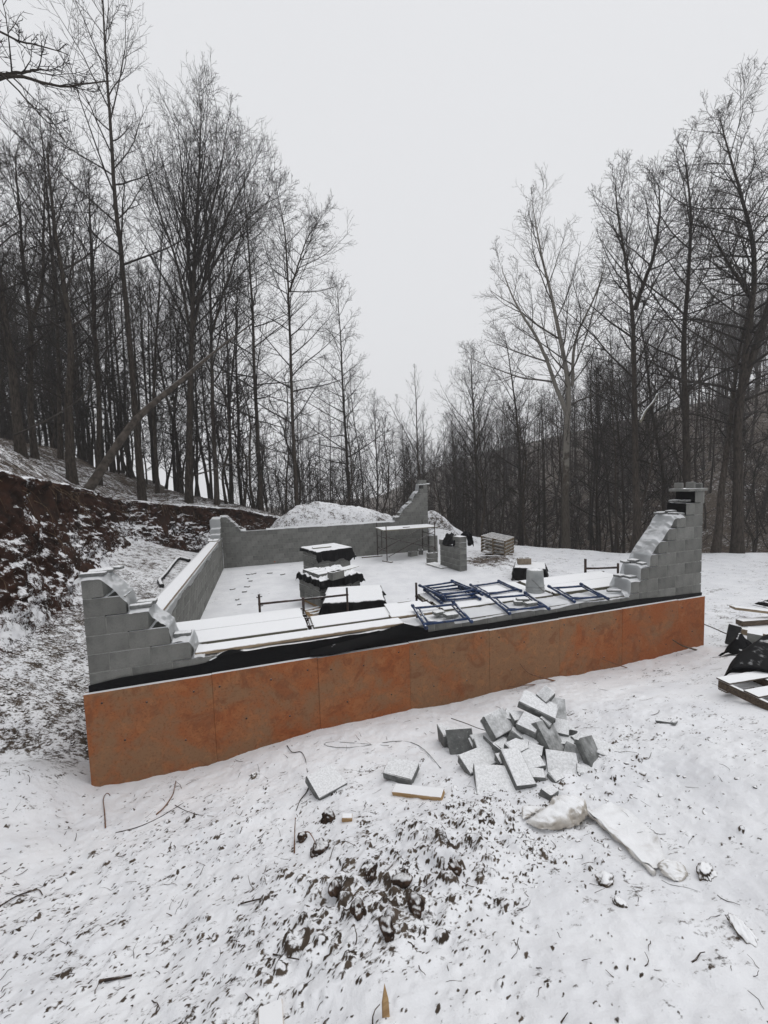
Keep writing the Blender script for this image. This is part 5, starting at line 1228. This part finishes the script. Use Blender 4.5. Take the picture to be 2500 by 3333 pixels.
up_z = lambda x, y, h: on_ground(x, y)+Vector((0, 0, h))
sack('dirty white sack lying open at the foot of the block heap', [up_z(1136, 1782, .015), up_z(1165, 1785, .03), up_z(1205, 1778, .05), up_z(1240, 1764, .07), up_z(1262, 1748, .08)], [.004, .045, .065, .085, .095, .075, .006], 81, 'sack', .85)
sack('folded lip of the dirty white sack', [up_z(1130, 1775, .02), up_z(1140, 1760, .03), up_z(1170, 1752, .03)], [.004, .03, .035, .02, .004], 87, 'sack', .6)
pa = [on_ground(x, y) for x, y in [(1262, 1762), (1310, 1800), (1360, 1846), (1412, 1892)]]; pb = [on_ground(x, y) for x, y in [(1320, 1735), (1372, 1765), (1420, 1810), (1440, 1862)]]
R_ = []
A_ = resample(pa, 40); B_ = resample(pb, 40)
for v in np.linspace(0, 1, 14):
    X = A_*(1-v)+B_*v; t_ = np.linspace(0, 1, 40); X[:, 2] = height(X[:, 0], X[:, 1])[0]+.012+.05*max(0, 1-v*3.2)*(1-.5*t_)+.012*np.abs(fbm(t_*6, t_*0+v*4, 3, 91)); X[:, :2] += .02*fbm(t_*5, t_*0, 3, 92)[:, None]*(1-v); R_.append(X)
tag(sheet('dirty_sheet', R_, M['snowy_sheet'], None), 'dirty white flattened sheet running down right of the sack', 'plastic sheet')
rim = MB(); rim.tube([Vector(v_)+Vector((0, 0, .045*(1-.5*i/39))) for i, v_ in enumerate(np.c_[A_[:, :2], height(A_[:, 0], A_[:, 1])[0]])], [.012+.006*math.sin(i*.7) for i in range(40)], 7); tag(rim.obj('rolled_edge', M['sack'], None, True), 'rolled brown edge of the flattened sheet', 'plastic sheet')
sack('small crumpled grey sack near the end of the flattened sheet', [up_z(1432, 1862, .0), up_z(1450, 1880, .01), up_z(1462, 1905, .0)], [.01, .05, .06, .05, .01], 83, 'sack', .5)
# ------------------------------------------------------------------ clods, stones, twigs
def ico(sub):
    bm_ = bmesh.new(); bmesh.ops.create_icosphere(bm_, subdivisions=sub, radius=1.0); v = np.array([tuple(x.co) for x in bm_.verts]); f = np.array([[x.index for x in fc_.verts] for fc_ in bm_.faces]); bm_.free(); return v, f
I1, I2, I4 = ico(1), ico(2), ico(4)
def n3(V, s, seed): return (fbm(V[:, 0]*s+seed*.37+V[:, 2]*s*.5, V[:, 1]*s, 2, seed)+fbm(V[:, 1]*s+V[:, 0]*s*.4, V[:, 2]*s-seed*.31, 2, seed+5)+fbm(V[:, 2]*s+9, V[:, 0]*s-V[:, 1]*s*.4, 2, seed+9))*.6
for i, (px_, py_, r, sx, sy, sz, lab, mt) in enumerate([(710, 1768, .055, 1, 1, .95, 'round dark clod capped with snow left of the tiny wood block', 'clod'), (688, 1838, .055, 1.2, 1, .8, 'brown clod above the dug soil on the left', 'clod'), (725, 1925, .042, 1, 1.2, .95, 'jagged clod at the left of the dug soil', 'clod'), (800, 1890, .042, 1.4, .9, .9, 'long dark lump in the middle of the dug soil', 'clod'), (775, 1970, .04, 1.2, 1., .9, 'wide lump at the lower left of the dug soil', 'clod'),
      (868, 1908, .045, 1.5, .9, .85, 'dark overhanging edge of the dug soil', 'clod'), (838, 2015, .042, 1.5, .9, .85, 'lowest dark lump below the dug soil', 'clod'), (900, 1965, .04, 1., 1.3, .9, 'slanting lump at the right of the dug soil', 'clod'), (982, 1880, .045, 1.1, 1, .8, 'clod at the right edge of the dug soil', 'clod'), (655, 1815, .035, 1, 1, 1, 'small clod beside the bent root', 'clod'),
      (1527, 1890, .05, 1.3, .8, .6, 'grey stone in the snow near the right edge', 'stone'), (1340, 1955, .03, 1.2, .9, .7, 'tan pebble on the smooth snow at right', 'stone'), (1308, 1905, .04, 1.2, 1, .6, 'grey half-buried stone below the flattened sheet', 'stone'), (1600, 2010, .04, 1.5, 1, .5, 'flat snow-covered stone at the lower right edge', 'stone'), (805, 1665, .022, 1.2, .9, .9, 'reddish pebble right of the black looped cable', 'stone'), (547, 1680, .03, 1, .8, 1.1, 'purple-brown pebble by the orange boards', 'stone')]):
    p = on_ground(px_, py_); rq = np.random.default_rng(900+i); dv = np.zeros(len(I4[0]))
    for fq, am in ((1.5, .10), (3.2, .075), (7., .045), (14., .028), (26., .014)):
        kk = rq.normal(0, fq, (4, 3)); dv += am*np.sin(I4[0] @ kk.T+rq.random(4)*6.28).sum(1)
    V_ = I4[0]*(1+dv)[:, None]*np.array([sx, sy, sz])*r; V_[:, 2] = np.maximum(V_[:, 2], -.35*r)
    o = bpy.data.objects.new('soil_clod' if mt == 'clod' else 'stone', fast_mesh('clod', V_, I4[1], M[mt])); COL.objects.link(o); o.location = p+Vector((0, 0, r*sz*.25)); o.rotation_euler = (0, 0, i*1.3); tag(o, lab, 'clod' if mt == 'clod' else 'stone')
def scatter_stones(name, label, n, region, szr, tmpl, seed, mat, power=2.0, flat=.7):
    rng = np.random.default_rng(seed); X = rng.uniform(region[0], region[1], n*8); Y = rng.uniform(region[2], region[3], n*8)
    z, dm, _ = height(X, Y); pr = np.clip((dm-.33)*4.6, .012, 1)**power; keep = rng.random(len(X)) < pr; X, Y, z = X[keep][:n], Y[keep][:n], z[keep][:n]
    k = len(X); sz = szr[0]+(szr[1]-szr[0])*rng.random(k)**3.4; v, f = tmpl; nv = len(v)
    kv = rng.normal(0, 2.2, (k, 4, 3)); phs = rng.random((k, 1, 4))*6.28
    jit = 1+.14*np.sin(np.einsum('vc,kwc->kvw', v, kv)+phs).sum(2)[..., None]; sc_s = np.stack([1+.5*rng.random(k), .7+.5*rng.random(k), flat*(.7+.6*rng.random(k))], -1)
    a = rng.random(k)*6.28; V_ = v[None]*jit*sc_s[:, None, :]*sz[:, None, None]
    x = V_[..., 0]*np.cos(a)[:, None]-V_[..., 1]*np.sin(a)[:, None]; y = V_[..., 0]*np.sin(a)[:, None]+V_[..., 1]*np.cos(a)[:, None]
    V_ = np.stack([x+X[:, None], y+Y[:, None], V_[..., 2]+(z+sz*flat*.12)[:, None]], -1)
    F_s = (f[None]+(np.arange(k)*nv)[:, None, None]).reshape(-1, 3); o = bpy.data.objects.new(name, fast_mesh(name, V_.reshape(-1, 3), F_s, M[mat], True)); COL.objects.link(o)
    return tag(o, label, None, None, 'stuff')
scatter_stones('heap_gravel', 'gravel spilled around the foot of the block heap', 420, (3.2, 5.2, -3.1, -1.8), (.005, .020), I2, 3, 'stone', 1.0, .8)
scatter_stones('gravel', 'coarse gravel in the trench outside the left wall', 3000, (-1.9, -.08, .6, 8.), (.007, .026), I1, 4, 'stone', .6)
def scatter_twigs(name, label, n, region, lr, seed, mat, rad=(.0015, .004), lift=.02, test=None):
    rng = np.random.default_rng(seed); X = rng.uniform(region[0], region[1], n); Y = rng.uniform(region[2], region[3], n)
    if test is not None: k_ = test(X, Y); X = X[k_]; Y = Y[k_]; n = len(X)
    a = rng.random(n)*6.28; L = lr[0]+(lr[1]-lr[0])*rng.random(n)**2
    m_ = 5; P_ = np.zeros((n, m_, 3)); ang = a.copy(); x, y = X.copy(), Y.copy()
    for i in range(m_):
        P_[:, i, 0] = x; P_[:, i, 1] = y; ang = ang+rng.normal(0, .35, n); x = x+np.cos(ang)*L/(m_-1); y = y+np.sin(ang)*L/(m_-1)
    P_[..., 2] = height(P_[..., 0], P_[..., 1])[0]+.004+np.linspace(0, 1, m_)[None]*(lift*rng.random(n)**2)[:, None]
    R_s = (rad[0]+(rad[1]-rad[0])*rng.random(n)**2)[:, None]*np.linspace(1, .5, m_)[None]
    V_, F_s = tubes([(P_, R_s, 4)]); o = bpy.data.objects.new(name, fast_mesh(name, V_, F_s, M[mat])); COL.objects.link(o); return tag(o, label, None, None, 'stuff')
scatter_twigs('twig_litter', 'short dark twigs and stalks scattered on the near snow', 420, (-.8, 4.2, -4.0, -.2), (.03, .14), 11, 'twig', (.0015, .004), .05)
scatter_twigs('twig_litter', 'sparse twigs on the snow at the right', 110, (4, 9, -3.4, -.2), (.04, .2), 12, 'twig', (.0015, .004), .03)
scatter_twigs('brush_litter', 'tangled sticks and leaves on top of the cut bank', 1500, (-9, 3.5, 4, 19), (.25, 1.2), 13, 'twig', (.004, .011), .10, lambda x, y: (lambda b: b[0] > b[1][:, 2]+.15)(bank_field(x, y)))
def ground_twig(name, label, pix, r, mat='twig', rise=None, cat='twig'):
    pts = [on_ground(x, y)+Vector((0, 0, r+(rise[i] if rise else 0))) for i, (x, y) in enumerate(pix)]
    b = MB(); Q = smooth_path(pts, 22); b.tube(Q, np.linspace(r, r*.55, 22), 6); return tag(b.obj(name, M[mat], None, True), label, cat)
ground_twig('root', 'hooked reddish root standing up near the left end of the boards', [(228, 1790), (226, 1755), (222, 1725), (232, 1710), (238, 1722)], .006, 'rootred', None, 'root')
ground_twig('root', 'reddish bent stick leaning by the boards, right of the hooked root', [(338, 1762), (356, 1745), (374, 1718), (380, 1690)], .007, 'rootred', None, 'root')
ground_twig('twig', 'branching thin twig between the hooked root and the bent stick', [(250, 1800), (300, 1790), (345, 1768), (380, 1745), (420, 1722)], .004)
ground_twig('twig', 'thin side twig right of the bent stick', [(378, 1740), (400, 1752), (430, 1762), (462, 1764)], .003)
ground_twig('twig', 'forked black root at the top left of the near blocks', [(620, 1612), (632, 1630), (650, 1622), (660, 1640), (664, 1670)], .005)
ground_twig('twig', 'short black stick left below the square block', [(668, 1700), (662, 1715), (648, 1730), (640, 1752)], .006)
ground_twig('cable', 'thin black cable looping over the snow left of the heap', [(952, 1660), (925, 1625), (895, 1600), (850, 1598), (800, 1612), (745, 1618), (692, 1614), (680, 1606), (700, 1600), (760, 1606), (840, 1612)], .005, 'pipe', None, 'cable')
ground_twig('twig', 'long thin twig sticking into the left side of the heap', [(975, 1558), (1005, 1572), (1035, 1590), (1070, 1608)], .006, 'twig', [.03, .05, .08, .12])
ground_twig('root', 'upright reddish root above the dug soil', [(636, 1845), (637, 1810), (639, 1785)], .006, 'rootred', [0, .03, .07], 'root')
ground_twig('root', 'curved reddish root right of the upright root', [(645, 1808), (668, 1808), (680, 1825), (683, 1840)], .005, 'rootred', [.02, .04, .03, 0], 'root')
ground_twig('twig', 'thin curved stalk above the dug soil', [(712, 1860), (722, 1835), (745, 1828), (770, 1832)], .003, 'twig', [0, .03, .04, .01])
ground_twig('twig', 'long stick lying at the left edge of the near snow', [(-10, 1965), (40, 1935), (85, 1922), (92, 1935)], .005)
ground_twig('twig', 'crooked stick in the snow left of the dug soil', [(520, 1955), (560, 1945), (600, 1935)], .005)
ground_twig('twig', 'dark chunky stick low in the left foreground', [(215, 2125), (245, 2118), (285, 2112)], .009)
ground_twig('twig', 'branched twig below the dug soil', [(590, 2065), (625, 2075), (665, 2082)], .004)
def wall_stick(label, pix, r, y, mat='rootred'):
    pts = []
    for (x, yy) in pix:
        d = fw + rt*((x-_px)/_f) - up*((yy-_py)/_f); t_ = (y-CAM[1])/d.y; pts.append(Vector(CAM)+d*t_)
    b = MB(); b.tube(smooth_path(pts, 16), np.linspace(r*.6, r, 16), 6); return tag(b.obj('stick', M[mat], None, True), label, 'stick')
wall_stick('bent tan stick against the orange boards above the heap', [(1124, 1434), (1140, 1455), (1180, 1466), (1222, 1478)], .013, -.16)
wall_stick('reddish horizontal stick against the orange boards above the heap', [(1098, 1484), (1130, 1480), (1180, 1478)], .010, -.14)
wall_stick('thin dark stick in front of the right orange boards', [(1300, 1423), (1330, 1435), (1372, 1448)], .008, -.15)
wall_stick('pale forked stick at the right end of the orange boards', [(1453, 1382), (1475, 1396), (1512, 1406)], .015, -.16, 'root')
wall_stick('thin branch beside the right corner of the wall', [(1512, 1345), (1540, 1356), (1575, 1372), (1600, 1376)], .012, .1, 'twig')
# roots hanging from the cut bank
rng = np.random.default_rng(77); nR = 150; seg = []
acc = np.r_[0, np.cumsum(np.hypot(np.diff(BANK[:, 0]), np.diff(BANK[:, 1])))]
s_ = rng.uniform(acc[1]+2, acc[7], nR); bx_ = np.interp(s_, acc, BANK[:, 0]); by_ = np.interp(s_, acc, BANK[:, 1]); k_ = np.clip(np.searchsorted(acc, s_)-1, 0, len(BANK)-2)
dx_, dy_ = BANK[k_+1, 0]-BANK[k_, 0], BANK[k_+1, 1]-BANK[k_, 1]; ln_ = np.hypot(dx_, dy_); nx_, ny_ = -dy_/ln_, dx_/ln_
fc_ = np.interp(s_, acc, BANK[:, 4]); off_ = fc_*rng.uniform(.55, .95, nR); P0 = np.stack([bx_+nx_*off_, by_+ny_*off_, 0*s_], -1); P0[:, 2] = height(P0[:, 0], P0[:, 1])[0]
m_ = 8; PR = np.zeros((nR, m_, 3)); PR[:, 0] = P0; dirr = np.stack([-nx_, -ny_, rng.uniform(-.5, .3, nR)], -1)+rng.normal(0, .5, (nR, 3)); Lr = rng.uniform(.25, 1.1, nR)
for i in range(1, m_):
    dirr = dirr+np.array([0, 0, -.35])+rng.normal(0, .22, (nR, 3)); dirr /= np.linalg.norm(dirr, axis=1, keepdims=True); PR[:, i] = PR[:, i-1]+dirr*(Lr/(m_-1))[:, None]
    g_ = height(PR[:, i, 0], PR[:, i, 1])[0]+.02; PR[:, i, 2] = np.maximum(PR[:, i, 2], np.minimum(g_, PR[:, i-1, 2]+.05))
V_, F_s = tubes([(PR, (rng.uniform(.004, .014, nR))[:, None]*np.linspace(1, .4, m_)[None], 5)]); o = bpy.data.objects.new('hanging_roots', fast_mesh('hanging_roots', V_, F_s, M['root'])); COL.objects.link(o); tag(o, 'pale roots hanging out of the red cut bank', None, None, 'stuff')
# bits of broken block on the floor
rg2 = random.Random(4)
for i in range(16):
    x, y = rg2.uniform(.7, 2.6), rg2.uniform(4.2, 10.8); slab('small broken block piece on the snowy floor by the left wall', x, y, FLOOR+.0, rg2.uniform(.08, .2), rg2.uniform(.04, .09), .035, rg2.uniform(0, 3), group='broken pieces on the floor', mat='block')
